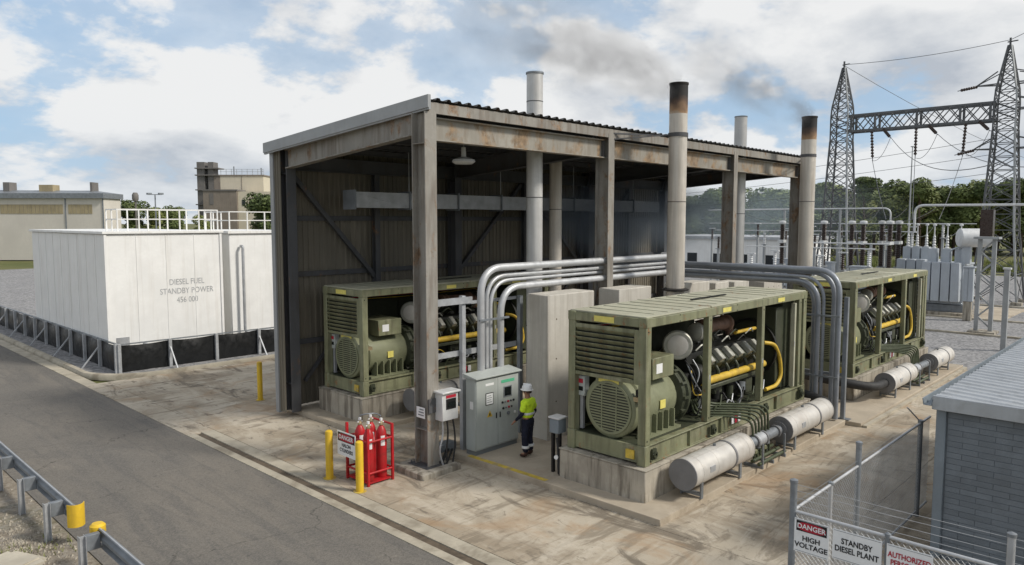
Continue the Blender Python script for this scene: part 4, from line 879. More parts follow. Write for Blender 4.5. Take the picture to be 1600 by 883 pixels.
# ------------------------------------------------------------------ gas cylinders in a red rack, bollards and sign
rk = emp('cylinder_rack', (10.1, 14.35, 0), 'red tubular steel rack around the fire gas cylinders', 'rack')
x0, x1, y0, y1 = 9.72, 10.42, 13.95, 14.80
for x in (x0, x1):
    for y in (y0, y1): MB().box(x - .03, x + .03, y - .03, y + .03, 0, 1.38).build('post', 'red', rk, bevel=.006)
for z in (.30, 1.05):
    for y in (y0, y1): MB().cyl((x0, y, z), (x1, y, z), .026, n=10).build('rail', 'red', rk)
    for x in (x0, x1): MB().cyl((x, y0, z), (x, y1, z), .026, n=10).build('rail', 'red', rk)
MB().cyl((x1, y0, 1.36), (x1, y1, 1.36), .026, n=10).build('rail', 'red', rk)
MB().box(x0, x1, y0, y1, .05, .08).build('floor_plate', 'red', rk)
def gas(x, y, label, h=1.24):
    o = emp('gas_cylinder', (x, y, .08), label, 'gas cylinder', 'red gas cylinders in the rack')
    MB().lathe([(.112, 0), (.126, .03), (.126, h - .2), (.112, h - .12), (.075, h - .04), (.045, h)], (x, y, .08), n=22).build('body', 'red', o)
    MB().lathe([(.03, 0), (.05, .02), (.05, .07), (.03, .1), (.03, .14)], (x, y, .08 + h), n=12).build('valve', 'copper', o)
    MB().cyl((x - .07, y, h + .16), (x + .07, y, h + .16), .018, n=8).build('valve_handle', 'cap', o)
    MB().cyl((x, y, h + .2), (x, y, h + .26), .035, n=10).build('gauge', 'signwhite', o)
    a = math.atan2(-y, -x) + .3
    b = MB(); n = 5; r = .1275; vs = []
    for k in range(n + 1):
        t = a - .4 + .8 * k / n; vs += [(x + r * math.cos(t), y + r * math.sin(t), .86), (x + r * math.cos(t), y + r * math.sin(t), 1.10)]
    b.add(vs, [(2 * k, 2 * k + 2, 2 * k + 3, 2 * k + 1) for k in range(n)]).build('paper_label', 'signwhite', o)
gas(9.92, 14.55, 'red gas cylinder at the back left of the rack'); gas(9.86, 14.12, 'red gas cylinder at the front of the rack behind the right bollard')
gas(10.25, 14.15, 'red gas cylinder at the right side of the rack'); gas(10.25, 14.58, 'red gas cylinder at the far back of the rack')
MB().tube(fillet([(9.92, 14.55, 1.55), (9.95, 14.35, 1.62), (10.2, 14.3, 1.6), (10.25, 14.15, 1.55)], .15, 5), .016, 8).build('gas_hose', 'galvdk', rk)
def bollard(x, y, h, label):
    o = emp('bollard', (x, y, 0), label, 'bollard', 'yellow steel bollards')
    MB().lathe([(.09, 0), (.09, h - .05), (.082, h - .02), (.055, h), (.0005, h + .008)], (x, y, 0), n=22).build('post', 'bollard', o)
    MB().cyl((x, y, -.01), (x, y, .012), .15, n=18).build('collar', 'yellowpaint', o)
bollard(9.42, 15.12, 1.18, 'yellow bollard left of the danger sign'); bollard(9.42, 13.86, 1.18, 'yellow bollard right of the danger sign, nearest the road')
bollard(12.02, 23.6, 1.35, 'lone yellow bollard outside the rear corner of the shed')
sg = emp('danger_sign', (9.6, 14.6, .5), 'white sign with red DANGER header between the two yellow bollards', 'sign')
sy0, sy1, sz0, sz1, sx = 14.20, 14.95, .62, 1.20, 9.545
MB().box(sx, sx + .012, sy0, sy1, sz0, sz1).build('plate', 'signwhite', sg)
MB().box(sx - .003, sx, sy0 + .03, sy1 - .03, sz1 - .24, sz1 - .03).build('black_band', 'black', sg)
oval(sg, sx - .003, (sy0 + sy1) / 2, sz1 - .135, .33, .092)
text('lettering', 'DANGER', .145, 'signwhite', sg, (sx - .011, (sy0 + sy1) / 2, sz1 - .135), (0, -1, 0), (0, 0, 1), bold=.003)
text('lettering', 'HALON\nCYLINDERS', .125, 'black', sg, (sx - .004, (sy0 + sy1) / 2, sz0 + .19), (0, -1, 0), (0, 0, 1), bold=.002, sx=.85)
for y in (sy0 + .1, sy1 - .1): MB().box(sx + .012, 9.72, y - .16, y - .13, .8, .83).build('bracket', 'red', sg)

# ------------------------------------------------------------------ guard rails
def guardrail(y0, y1, posts, label, cap_y, cap_kind):
    x = 4.02; o = emp('guard_rail', (x, y0, 0), label, 'guard rail', 'galvanised road guard rails')
    w = [(0, .155), (.045, .14), (.05, .10), (-.02, .055), (-.02, .02), (.05, -.02)]
    w = [(.0, .16), (.07, .13), (.07, .08), (0, .03), (0, -.03), (.07, -.08), (.07, -.13), (.0, -.16)]
    t = .012; pf = [(a, b_) for a, b_ in w] + [(a - t, b_ * (1.0 if abs(b_) < .1 else .97)) for a, b_ in reversed(w)]
    MB().prof([(a, b_) for a, b_ in pf], (x, y1, .60), (x, y0, .60)).build('rail', 'galvdk', o) if False else MB().prof(pf, (x, y0, .60), (x, y1, .60)).build('rail', 'galvdk', o)
    MB().box(x + .0, x + .022, y0, y1, .752, .772).build('rail_edge', 'galv', o)
    for y in posts:
        p = MB().prof([(-.075, -.05), (.075, -.05), (.075, -.042), (.006, -.042), (.006, .042), (.075, .042), (.075, .05), (-.075, .05), (-.075, .042), (-.006, .042), (-.006, -.042), (-.075, -.042)], (x - .30, y, -.1), (x - .30, y, .74), (1, 0, 0))
        p.build('post', 'galv', o)
        MB().box(x - .248, x - .02, y - .055, y + .055, .46, .74).build('block', 'galvdk', o, bevel=.008)
    if cap_kind == 0:
        b = MB(); n = 8; vs = []
        for k in range(n + 1):
            a = -R(70) + R(140) * k / n
            for rr in (.22, .235): vs += [(x + .05 + rr * math.sin(a) * .7, cap_y - rr * math.cos(a) * .9 + .15, .36), (x + .05 + rr * math.sin(a) * .7, cap_y - rr * math.cos(a) * .9 + .15, .80)]
        fs = []
        for k in range(n):
            a = 4 * k; fs += [(a, a + 4, a + 5, a + 1), (a + 2, a + 3, a + 7, a + 6), (a + 1, a + 5, a + 7, a + 3), (a, a + 2, a + 6, a + 4)]
        fs += [(0, 1, 3, 2), (4 * n, 4 * n + 2, 4 * n + 3, 4 * n + 1)]
        b.add(vs, fs).build('yellow_end', 'bollard', o)
    else:
        MB().lathe([(.12, 0), (.13, .02), (.13, .16), (.09, .2)], (x + .02, cap_y, .62), n=18).build('yellow_end', 'bollard', o)
guardrail(15.55, 32, [16.05, 18.0, 19.95, 21.9, 23.9, 25.9, 27.9, 29.9], 'galvanised guard rail at the left edge ending in a yellow plate', 15.42, 0)
guardrail(4.0, 14.05, [13.9, 11.9, 9.9, 7.9, 5.9], 'galvanised guard rail at the bottom edge with a rounded yellow end', 14.12, 1)
# stones by the verge
def rock(x, y, z, sx, sy, sz, name, mat, label, cat, rz, group=None):
    bm = bmesh.new(); bmesh.ops.create_cube(bm, size=1); bmesh.ops.bevel(bm, geom=bm.edges[:], offset=.12, segments=2, affect='EDGES')
    rnd = random.Random(x * 91 + y)
    for v in bm.verts: v.co = Vector((v.co.x * sx + rnd.uniform(-.03, .03), v.co.y * sy + rnd.uniform(-.03, .03), v.co.z * sz + rnd.uniform(-.01, .01)))
    me = bpy.data.meshes.new(name); bm.to_mesh(me); bm.free(); me.materials.append(M[mat]); o = bpy.data.objects.new(name, me); COL.objects.link(o); o.location = (x, y, z); o.rotation_euler = (0, 0, rz)
    return tag(o, label, cat, group)
rock(2.95, 15.35, .0, .75, .95, .16, 'stone_block', 'stone', 'pale flat stone block at the bottom left corner', 'stone', .4)

# ------------------------------------------------------------------ painted brick building at the right
bh = emp('brick_building', (14.8, 3.5, 0), 'blue grey painted brick building with a ribbed metal roof at the right edge', 'building')
WX, WY = 14.88, 3.42
MB().box(WX + .006, 24, -7.9, WY - .02, -.05, 2.9).build('core', 'mortar', bh)
MB().box(WX - .06, WX + .10, WY - .10, WY + .06, 0, 2.92).build('corner_trim', 'bluegrey', bh, bevel=.01)
bl, bhh = .50, .105
bmesh_ = MB().box(-.001, .03, 0, bl - .011, 0, bhh - .010)
bme = bmesh_.mesh('brick', 'brick', smooth=False)
cnt = 0
hme = MB().box(-.001, .03, 0, .239, 0, bhh - .010).mesh('brick', 'brick', smooth=False)
for r_ in range(27):
    z = 2.86 - (r_ + 1) * bhh
    if z < 0: break
    y = WY - .11 + (.0 if r_ % 2 else -.25)
    first = True
    if r_ % 2 == 0:
        o = bpy.data.objects.new('brick', hme); COL.objects.link(o); o.parent = bh; o.location = (WX - bh.location.x, y - bh.location.y, z)
    for k in range(10):
        ya = y - (k + 1) * bl
        o = bpy.data.objects.new('brick', bme); COL.objects.link(o); o.parent = bh; o.location = (WX - bh.location.x + random.uniform(-.002, .0025), ya - bh.location.y, z); cnt += 1
rt = MB()
RW0 = 3.52
xx = 14.72; zs = 3.0; sl = .05
rp = corrugated(2, .62, .028, 12.0).mesh('roof_sheet', 'roofblue', smooth=False)
for i in range(16):
    o = bpy.data.objects.new('roof_sheet', rp); COL.objects.link(o); o.parent = bh
    o.location = (xx + .62 * i - bh.location.x, RW0 - bh.location.y, zs + (i % 2) * .002); o.rotation_euler = (R(3), 0, 0)
    o.scale = (1, -1, 1)
MB().box(14.66, 14.74, -8, RW0 - .0, 2.80, 3.05).build('fascia', 'roofblue', bh, bevel=.01)
MB().prof([(-.07, 0), (.07, 0), (.09, .12), (.075, .12), (.055, .015), (-.055, .015), (-.075, .12), (-.09, .12)], (14.66, RW0 + .07, 2.86), (24.5, RW0 + .07, 2.86)).build('gutter', 'bluegrey', bh)
MB().box(14.75, 24, WY, RW0 - .02, 2.86, 2.89).build('soffit', 'bluegrey', bh)
MB().cyl((14.98, WY + .05, .05), (14.98, WY + .05, 2.86), .04, n=10).build('downpipe', 'bluegrey', bh)

# ------------------------------------------------------------------ chain-link fence with signs
fn = emp('chain_link_fence', (10.3, 4.2, 0), 'chain link fence with barbed wire along the yard corner', 'fence')
FXc, FYc, FT = 10.3, 4.2, 2.0
def fpost(x, y, z1, r=.038, arm=None, mat='galvdk'):
    p = MB().cyl((x, y, 0), (x, y, z1), r, n=12).build('post', mat, fn)
    MB().lathe([(r + .008, 0), (r + .008, .04), (.01, .06)], (x, y, z1), n=12).build('post_cap', 'galvdk', p)
    if arm: MB().bar((x, y, z1), (x + arm[0], y + arm[1], z1 + arm[2]), .03, .02).build('barb_arm', 'galv', p)
fpost(FXc, FYc, 2.42, .05); fpost(11.75, FYc, 2.0, .035, None, 'conduit'); fpost(13.0, FYc, 2.38, .048); fpost(16.7, FYc, 2.02, .048, (-.25, .2, .32))
fpost(FXc, 1.55, 2.42, .045, None, 'galv'); fpost(FXc, 2.92, 2.0, .03); fpost(FXc, -.8, 2.42, .045)
for z in (FT, .12):
    MB().cyl((FXc, FYc, z), (17.4, FYc, z), .024, n=10).build('top_rail' if z > 1 else 'bottom_rail', 'conduit', fn)
    MB().cyl((FXc, FYc, z), (FXc, -3, z), .024, n=10).build('top_rail' if z > 1 else 'bottom_rail', 'conduit', fn)
def chain(p0, p1, z0, z1, name):
    """diamond mesh of thin wires between two points"""
    p0 = Vector(p0); p1 = Vector(p1); L = (p1 - p0).length; d = (p1 - p0).normalized(); n = Vector((-d.y, d.x, 0)); h = z1 - z0; st = .075; b = MB(); r = .0032
    for sgn in (1, -1):
        k = -int(h / st) - 1
        while k * st < L:
            a0, a1 = k * st, k * st + h
            s0, s1 = max(0, a0), min(L, a1)
            if s1 - s0 > .03:
                za, zb = z0 + (s0 - a0), z0 + (s1 - a0)
                if sgn < 0: za, zb = z1 - (s0 - a0), z1 - (s1 - a0)
                q0 = p0 + d * s0 + Vector((0, 0, za)); q1 = p0 + d * s1 + Vector((0, 0, zb)); t = (q1 - q0).normalized(); m = t.cross(n)
                vs = [q + (n * c + m * e) * r for q in (q0, q1) for c, e in ((1, 0), (-.5, .87), (-.5, -.87))]
                b.add(vs, [(0, 1, 4, 3), (1, 2, 5, 4), (2, 0, 3, 5)])
            k += 1
    o = b.build(name, 'galv', fn); o['kind'] = 'stuff'; return o
chain((FXc, FYc, 0), (17.4, FYc, 0), .12, FT, 'chain_link_mesh'); chain((FXc, -3, 0), (FXc, FYc, 0), .12, FT, 'chain_link_mesh')
for i, (z, dy) in enumerate(((2.10, 0), (2.20, 0), (2.31, 0), (2.40, 0))):
    MB().tube([(FXc, FYc, z), (FXc, 2.9, z - .015), (FXc, 1.55, z), (FXc, -.8, z)], .0035, 5).build('barbed_wire', 'galv', fn)
    if i < 1: MB().tube([(FXc, FYc, z), (11.6, FYc, z - .01), (13.0, FYc, z), (16.7, FYc + .05 * i, 2.05 + .08 * i)], .003, 5).build('barbed_wire', 'galvdk', fn)
def sign(y0, y1, z0, z1, label):
    o = emp('warning_sign', (FXc - .06, (y0 + y1) / 2, z0), label, 'sign', 'warning signs on the fence')
    MB().box(FXc - .055, FXc - .045, y0, y1, z0, z1).build('plate', 'signwhite', o)
    MB().box(FXc - .057, FXc - .055, y0 + .012, y1 - .012, z1 - .02, z1 - .014).build('border', 'galvdk', o); MB().box(FXc - .057, FXc - .055, y0 + .012, y1 - .012, z0 + .014, z0 + .02).build('border', 'galvdk', o)
    return o
X_, Z_ = (0, -1, 0), (0, 0, 1); fx = FXc - .058
s1 = sign(3.66, 4.15, 1.44, 1.93, 'danger high voltage sign nearest the fence corner')
MB().box(fx - .001, fx + .003, 3.69, 4.12, 1.755, 1.905).build('black_band', 'black', s1)
oval(s1, fx - .001, 3.905, 1.83, .20, .064)
text('lettering', 'DANGER', .10, 'signwhite', s1, (fx - .009, 3.905, 1.83), X_, Z_, bold=.002)
text('lettering', 'HIGH\nVOLTAGE', .105, 'black', s1, (fx - .002, 3.905, 1.60), X_, Z_, bold=.002)
s2 = sign(2.97, 3.61, 1.50, 1.93, 'white standby diesel plant sign in the middle of the fence')
text('lettering', 'STANDBY\nDIESEL PLANT', .115, 'black', s2, (fx - .002, 3.29, 1.72), X_, Z_, bold=.002, sx=.80)
s3 = sign(2.36, 2.91, 1.44, 1.93, 'white sign with red authorized personnel lettering on the fence')
text('lettering', 'AUTHORIZED\nPERSONNEL\nONLY', .105, 'signred', s3, (fx - .002, 2.635, 1.69), X_, Z_, bold=.0022, sx=.78)

# ------------------------------------------------------------------ the worker
def make_skin_mesh(name, verts, edges):
    me = bpy.data.meshes.new(name); me.from_pydata([v[0] for v in verts], edges, []); me.update(); return me
def skin(name, verts, edges, mat, parent, sub=2, root=0):
    o = bpy.data.objects.new(name, make_skin_mesh(name, verts, edges)); COL.objects.link(o)
    md = o.modifiers.new('skin', 'SKIN')
    if not o.data.skin_vertices:
        bm = bmesh.new(); bm.from_mesh(o.data); bm.verts.layers.skin.verify(); bm.to_mesh(o.data); bm.free()
    sv = o.data.skin_vertices[0].data
    for i, v in enumerate(verts):
        r = v[1]; sv[i].radius = r if isinstance(r, tuple) else (r, r); sv[i].use_root = (i == root)
    s = o.modifiers.new('sub', 'SUBSURF'); s.levels = sub; s.render_levels = sub
    dg = bpy.context.evaluated_depsgraph_get(); me = bpy.data.meshes.new_from_object(o.evaluated_get(dg)); bpy.data.objects.remove(o)
    if name in ('hi_vis_shirt', 'trousers', 'sleeve'):
        from mathutils import noise as mn
        for v in me.vertices:
            q = v.co * Vector((13, 13, 22)); v.co += v.normal * (.011 * mn.noise(q) + .005 * mn.noise(q * 2.3))
    me.name = name; me.materials.clear(); me.materials.append(M[mat]); me.shade_smooth()
    ob = bpy.data.objects.new(name, me); COL.objects.link(ob); ob.parent = parent; return ob
def make_person(loc, face, label):
    o = emp('person', loc, label, 'person', local=True); o.rotation_euler = (0, 0, face); o.scale = (1.06, 1.06, 1.02)   # local y = facing
    el = {-1: Vector((-.27, .0, 1.13)), 1: Vector((.27, -.05, 1.13))}
    wr = {-1: Vector((-.24, .20, .94)), 1: Vector((.27, .08, .90))}
    V = [((0, 0, .98), (.13, .095)), ((0, 0, 1.18), (.13, .095)), ((0, -.01, 1.36), (.15, .10)), ((0, 0, 1.50), .055), ((0, .02, 1.58), (.062, .075)), ((0, .025, 1.68), (.075, .092)), ((0, .01, 1.77), (.055, .07))]
    E_ = [(0, 1), (1, 2), (2, 3), (3, 4), (4, 5), (5, 6)]
    def put(p, r, par): V.append((tuple(p), r)); E_.append((par, len(V) - 1)); return len(V) - 1
    for s in (-1, 1):
        a = put((s * .17, -.01, 1.42), .06, 2); a = put(el[s], .042, a); w = put(wr[s], .028, a)
        d = (wr[s] - el[s]).normalized(); pl = put(wr[s] + d * .07, (.04, .016), w)
        side = Vector((1, 0, 0)); base = wr[s] + d * .08
        for k in range(4):
            f1 = put(base + d * .04 + side * (k - 1.5) * .021 + Vector((0, 0, -.005)), .0095, pl); put(base + d * (.085 - .012 * abs(k - 1.3)) + side * (k - 1.5) * .022 + Vector((0, 0, -.03)), .008, f1)
        t = put(wr[s] + d * .05 + side * (-s * .045), .011, pl); put(wr[s] + d * .085 + side * (-s * .055) + Vector((0, 0, -.012)), .009, t)
        h = put((s * .095, 0, .90), (.075, .08), 0); kn = put((s * .105, .02 if s > 0 else .03, .50), .058, h); an = put((s * .115, -.02, .10), .04, kn); put((s * .12, .12, .045), (.04, .03), an)
    body = skin('body', V, E_, 'skin', o, 1)
    # clothes
    V2 = [((0, 0, .97), (.20, .145)), ((0, 0, 1.12), (.19, .14)), ((0, -.01, 1.30), (.205, .145)), ((0, -.01, 1.43), (.15, .105)), ((0, .0, 1.505), (.07, .065))]
    E2 = [(0, 1), (1, 2), (2, 3), (3, 4)]
    for s in (-1, 1):
        V2.append(((s * .185, -.01, 1.40), .09)); E2.append((3, len(V2) - 1)); m_ = Vector((s * .18, -.01, 1.40)).lerp(el[s], .85); V2.append((tuple(m_), .078)); E2.append((len(V2) - 2, len(V2) - 1))
    sh = skin('hi_vis_shirt', V2, E2, 'hivis', o, 3)
    V3 = []; E3 = []
    for s in (-1, 1):
        k = len(V3); V3 += [(tuple(Vector((s * .18, -.01, 1.40)).lerp(el[s], .75)), .052), (tuple(el[s]), .054), (tuple(wr[s]), .037)]; E3 += [(k, k + 1), (k + 1, k + 2)]
        skin('sleeve', V3[k:], [(0, 1), (1, 2)], 'navy', o, 2)
    V4 = [((0, 0, 1.03), (.18, .128)), ((0, 0, .93), (.178, .13))]; E4 = [(0, 1)]
    for s in (-1, 1):
        k = len(V4); V4 += [((s * .09, 0, .84), (.112, .118)), ((s * .105, .02, .5), .09), ((s * .115, -.015, .11), .08)]; E4 += [(1, k), (k, k + 1), (k + 1, k + 2)]
    skin('trousers', V4, E4, 'navy', o, 3)
    for s in (-1, 1):
        MB().lathe([(.092, 0), (.097, .01), (.097, .055), (.092, .065)], (s * .112, -.008, .24), n=18).build('reflective_band', 'reflect', o)
        skin('boot', [((s * .115, -.03, .16), .062), ((s * .115, -.03, .055), (.06, .05)), ((s * .12, .07, .045), (.052, .042)), ((s * .122, .15, .04), (.042, .032))], [(0, 1), (1, 2), (2, 3)], 'boot', o, 2)
    b = MB(); n = 20
    for z, a_, bb in ((1.10, .205, .152), (1.24, .19, .139)):
        vs = []
        for k in range(n):
            t = 2 * math.pi * k / n
            for rr, zz in ((1.0, z), (1.02, z + .012), (1.02, z + .045), (1.0, z + .057)): vs.append((a_ * rr * math.cos(t), -.005 + bb * rr * math.sin(t), zz))
        b.add(vs, [(4 * k + j, 4 * ((k + 1) % n) + j, 4 * ((k + 1) % n) + j + 1, 4 * k + j + 1) for k in range(n) for j in range(3)])
        break
    b.build('vest_band', 'reflect', sh)
    MB().lathe([(.098, 0), (.102, .03), (.09, .07)], (0, .005, 1.63), n=18).build('hair', 'boot', o).scale = (.88, 1.05, 1)
    hm = MB().lathe([(.150, 0), (.152, .008), (.128, .018), (.126, .06), (.112, .105), (.08, .135), (.03, .15), (.001, .152)], (0, .02, 1.70), n=24).build('hard_hat', 'helmet', o)
    MB().box(-.014, .014, -.10, .13, 1.80, 1.862).build('helmet_ridge', 'helmet', hm, bevel=.01)
    MB().lathe([(.09, 0), (.10, .006), (.06, .02)], (0, .10, 1.698), n=18).build('helmet_peak', 'helmet', hm)
    MB().lathe([(.018, 0), (.012, .03)], (0, .11, 1.63), (0, 1, -.2), 8).build('nose', 'skin', body)
    for s in (-1, 1): MB().lathe([(.02, 0), (.024, .01), (.012, .02)], (s * .076, .01, 1.64), (s, 0, 0), 10).build('ear', 'skin', body); MB().cyl((s * .032, .105, 1.665), (s * .032, .113, 1.665), .01, n=8).build('eye', 'black', body)
    MB().box(-.025, .025, .105, .112, 1.585, 1.593).build('mouth', 'signred', body)
make_person((13.62, 12.48, .15), R(12), 'worker in white hard hat and yellow hi vis shirt facing the grey cabinet')

# ------------------------------------------------------------------ fuel tanks in a lined bund
bund = emp('tank_bund', (10.0, 31.7, .05), 'black lined bund wall with grey steel posts around the white fuel tanks', 'bund')
def bwall(p0, p1, n, h):
    p0 = Vector(p0); p1 = Vector(p1); d = (p1 - p0) / n
    for i in range(n):
        a = p0 + d * i; b_ = a + d; b = MB(); m = 8; vs = []; nn = Vector((-d.y, d.x, 0)).normalized()
        for k in range(m + 1):
            q = a.lerp(b_, k / m); sag = .10 * math.sin(math.pi * k / m)
            for j in range(5):
                z = h * j / 4; off = (sag * math.sin(math.pi * j / 4) * .9) + random.uniform(-.012, .012)
                vs.append(q - nn * off + Vector((0, 0, z - (sag * .5 if j == 4 else 0))))
        b.add(vs, [(k * 5 + j, (k + 1) * 5 + j, (k + 1) * 5 + j + 1, k * 5 + j + 1) for k in range(m) for j in range(4)]).build('liner_panel', 'liner', bund)
    for i in range(n + 1):
        a = p0 + d * i; nn = Vector((-d.y, d.x, 0)).normalized() * -.09
        MB().cbox((a.x + nn.x, a.y + nn.y, a.z + h / 2 + .03), (.12, .12, h + .06)).build('post', 'galv', bund)
        if i % 2 == 1: MB().bar((a.x + nn.x, a.y + nn.y, a.z + h * .8), (a.x + nn.x * 9, a.y + nn.y * 9, a.z), .05).build('brace', 'galv', bund)
    MB().bar(p0 + Vector((0, 0, h + .03)), p1 + Vector((0, 0, h + .03)), .08, .05).build('top_rail', 'galvdk', bund)
bwall((10.15, 31.75, .05), (24.15, 31.75, .05), 7, 1.12); bwall((10.15, 55.75, .05), (10.15, 31.75, .05), 12, 1.12)
def rail_run(o, pts, z, h=1.05, step=1.0):
    seen = set()
    for a, b_ in zip(pts[:-1], pts[1:]):
        a = Vector((*a, z)); b_ = Vector((*b_, z)); L = (b_ - a).length; n = max(1, round(L / step))
        for i in range(n + 1):
            p = a.lerp(b_, i / n); key = (round(p.x, 2), round(p.y, 2))
            if key in seen: continue
            seen.add(key); MB().cbox((p.x, p.y, z + h / 2), (.05, .05, h)).build('rail_post', 'white', o)
        for zz in (h, h * .55): MB().bar(a + Vector((0, 0, zz)), b_ + Vector((0, 0, zz)), .044).build('hand_rail', 'white', o)
tk = emp('fuel_tank', (10.5, 33, .05), 'large white rectangular fuel tank with lettering and roof railing', 'tank')
MB().box(10.2, 15.1, 33.0, 44.0, .6, 5.65).build('shell', 'white', tk, bevel=.04)
for x in (10.4, 12.6, 14.8): MB().box(x - .15, x + .15, 33.1, 43.9, .05, .598).build('skid', 'galvdk', tk)
MB().box(10.1, 15.2, 32.9, 44.1, 5.652, 5.76).build('roof_deck', 'white', tk, bevel=.01)
for x in (10.22, 15.08): MB().box(x - .05, x + .05, 32.95, 32.998, .62, 5.63).build('rib', 'white', tk)
for k in range(1, 4): MB().box(10.2 + k * 1.225 - .012, 10.2 + k * 1.225 + .012, 32.985, 32.999, .64, 5.62).build('weld_seam', 'white', tk)
for k in range(1, 9): MB().box(10.185, 10.199, 33 + k * 1.22 - .012, 33 + k * 1.22 + .012, .64, 5.62).build('weld_seam', 'white', tk)
MB().box(10.5, 11.0, 32.97, 32.999, .75, 1.3).build('access_hatch', 'galv', tk)
MB().tube(fillet([(11.6, 33.0, .95), (11.6, 32.6, .95), (11.6, 32.6, .4), (12.9, 32.6, .4)], .15), .06, 10).build('outlet_pipe', 'galv', tk)
rail_run(tk, [(10.75, 34.4), (10.75, 33.05), (15.0, 33.05), (15.0, 34.4), (10.75, 34.4)], 5.76, .92, .8)
for i, (t_, z) in enumerate((('DIESEL FUEL', 3.5), ('STANDBY POWER', 3.1), ('456 000', 2.7))): text('lettering', t_, .36, 'galv', tk, (13.5, 32.994, z), (1, 0, 0), (0, 0, 1), sx=.8)
t2 = emp('settling_tank', (15.8, 33.5, .05), 'smaller white tank between the big fuel tank and the shed', 'tank')
MB().box(15.7, 19.4, 33.4, 40, .5, 5.6).build('shell', 'white', t2, bevel=.04)
MB().box(15.6, 19.5, 33.3, 40.1, 5.602, 5.72).build('roof_deck', 'white', t2)
rail_run(t2, [(15.75, 36), (15.75, 33.45), (19.3, 33.45)], 5.72, .9, .8)
for x in (16.2, 18.8): MB().box(x - .1, x + .1, 33.5, 39.9, .05, .498).build('skid', 'galvdk', t2)
MB().tube(fillet([(16.2, 33.3, 5.0), (16.2, 33.1, 5.0), (16.2, 33.1, .9), (17.5, 33.1, .9), (17.5, 33.38, .9)], .2), .07, 10).build('fill_pipe', 'galv', t2)

# ------------------------------------------------------------------ far buildings, left
ROT = R(43.754 - 90)
wh = emp('warehouse', (23.9, 142.5, 0), 'low beige warehouse with a tan translucent band, far left', 'building', local=True); wh.rotation_euler = (0, 0, ROT)
MB().box(-14, 22.2, 0, 5, 0, 9.7).build('wall', 'beigewall', wh)
MB().box(-14.4, 22.5, -.5, 5.4, 9.7, 10.5).build('roof_fascia', 'galvdk', wh)
MB().add([(-14.4, -.5, 10.5), (22.5, -.5, 10.5), (22.5, 5.4, 10.5), (-14.4, 5.4, 10.5), (-14.4, 2.4, 11.2), (19.5, 2.4, 11.0)], [(0, 1, 5, 4), (1, 2, 5), (2, 3, 4, 5), (3, 0, 4)]).build('roof', 'galvdk', wh)
for x0, x1 in ((5.9, 15.8), (16.6, 20.4)):
    n = round((x1 - x0) / .62)
    for k in range(n): MB().box(x0 + k * (x1 - x0) / n + .03, x0 + (k + 1) * (x1 - x0) / n - .03, -.05, -.005, 7.3, 8.75).build('light_panel', 'tan', wh)
for x in (4.6, 16.2, 22.1): MB().box(x - .08, x + .08, -.09, -.005, 0, 9.7).build('drain_pipe', 'galvdk', wh)
for x, s_ in ((6.0, 1.0), (12.3, 2.2), (19.5, .35)): MB().box(x - s_ / 2, x + s_ / 2, 1.5, 3.3, 10.7, 12.3 if s_ != 2.2 else 11.9).build('roof_vent', 'darkpanel' if s_ != 2.2 else 'tan', wh)
pb = emp('process_plant', (64.8, 151.5, 0), 'tall beige and grey process building with dark steel towers, far left', 'building', local=True); pb.rotation_euler = (0, 0, ROT)
for x0, x1, z in ((.0, 1.55, 18.2), (2.3, 3.4, 18.2)): MB().box(x0, x1, 0, 2.5, 0, z).build('steel_tower', 'darkpanel', pb)
for z in (9.4, 12.4, 15.4, 16.8): MB().box(-.3, 4.6, -.4, 2.8, z, z + .22).build('platform', 'darkpanel', pb)
MB().box(3.45, 4.7, 0, 3, 0, 15.4).build('lift_shaft', 'brown', pb)
MB().box(4.75, 13.6, 0, 10, 0, 15.3).build('upper_block', 'beige', pb)
MB().box(4.65, 13.75, -.12, 10.1, 15.32, 15.6).build('roof_edge', 'brown', pb)
for k in range(9):
    MB().box(4.9 + k * 1.08, 4.98 + k * 1.08, -.05, .03, 15.6, 16.7).build('rail_post', 'galv', pb)
for z in (16.2, 16.68): MB().box(4.7, 13.7, -.05, .02, z, z + .06).build('hand_rail', 'galv', pb)
MB().box(9.1, 9.2, -.06, -.005, 10, 15.3).build('downpipe', 'brown', pb)
MB().box(3.2, 9.9, -5, -.4, 0, 12.1).build('lower_block', 'brown', pb); MB().box(3.1, 10.05, -5.15, -.39, 12.12, 12.4).build('roof_edge', 'darkpanel', pb)
MB().box(9.95, 16.5, -4.6, -.42, 0, 12.0).build('side_block', 'beige', pb)
MB().box(10.8, 11.4, -4.66, -4.605, 9.2, 10.4).build('window', 'glassdk', pb); MB().box(4.5, 5.3, -5.06, -5.005, 9.4, 11.6).build('louvre', 'darkpanel', pb)
for x, z in ((6.5, 17.5), (12.2, 17.2)): MB().cyl((x, 3, 15.6), (x, 3, z), .12, n=8).build('vent_pipe', 'galvdk', pb)
lp = emp('flood_light_mast', (35.1, 94.3, 0), 'slim light mast with two flood lamps above the tree tops', 'lamp post')
MB().cyl((35.1, 94.3, 0), (35.1, 94.3, 9.4), .12, .07, n=10).build('mast', 'galvdk', lp)
MB().bar((34.5, 94.9, 9.4), (35.7, 93.7, 9.4), .08).build('cross_arm', 'galvdk', lp)
for s_ in (-1, 1): MB().cbox((35.1 + s_ * .5, 94.3 - s_ * .5, 9.5), (.5, .5, .22)).build('lamp_head', 'galvdk', lp)
ch = emp('vent_chimney', (44.6, 128.2, 0), 'thin dark chimney rising behind the far trees', 'chimney')
MB().cyl((44.6, 128.2, 0), (44.6, 128.2, 9.6), .14, n=10).build('pipe', 'darkpanel', ch); MB().lathe([(.35, 0), (.5, .3), (.5, 1.0), (.3, 1.4)], (44.6, 128.2, 9.4), n=12).build('cowl', 'darkpanel', ch)

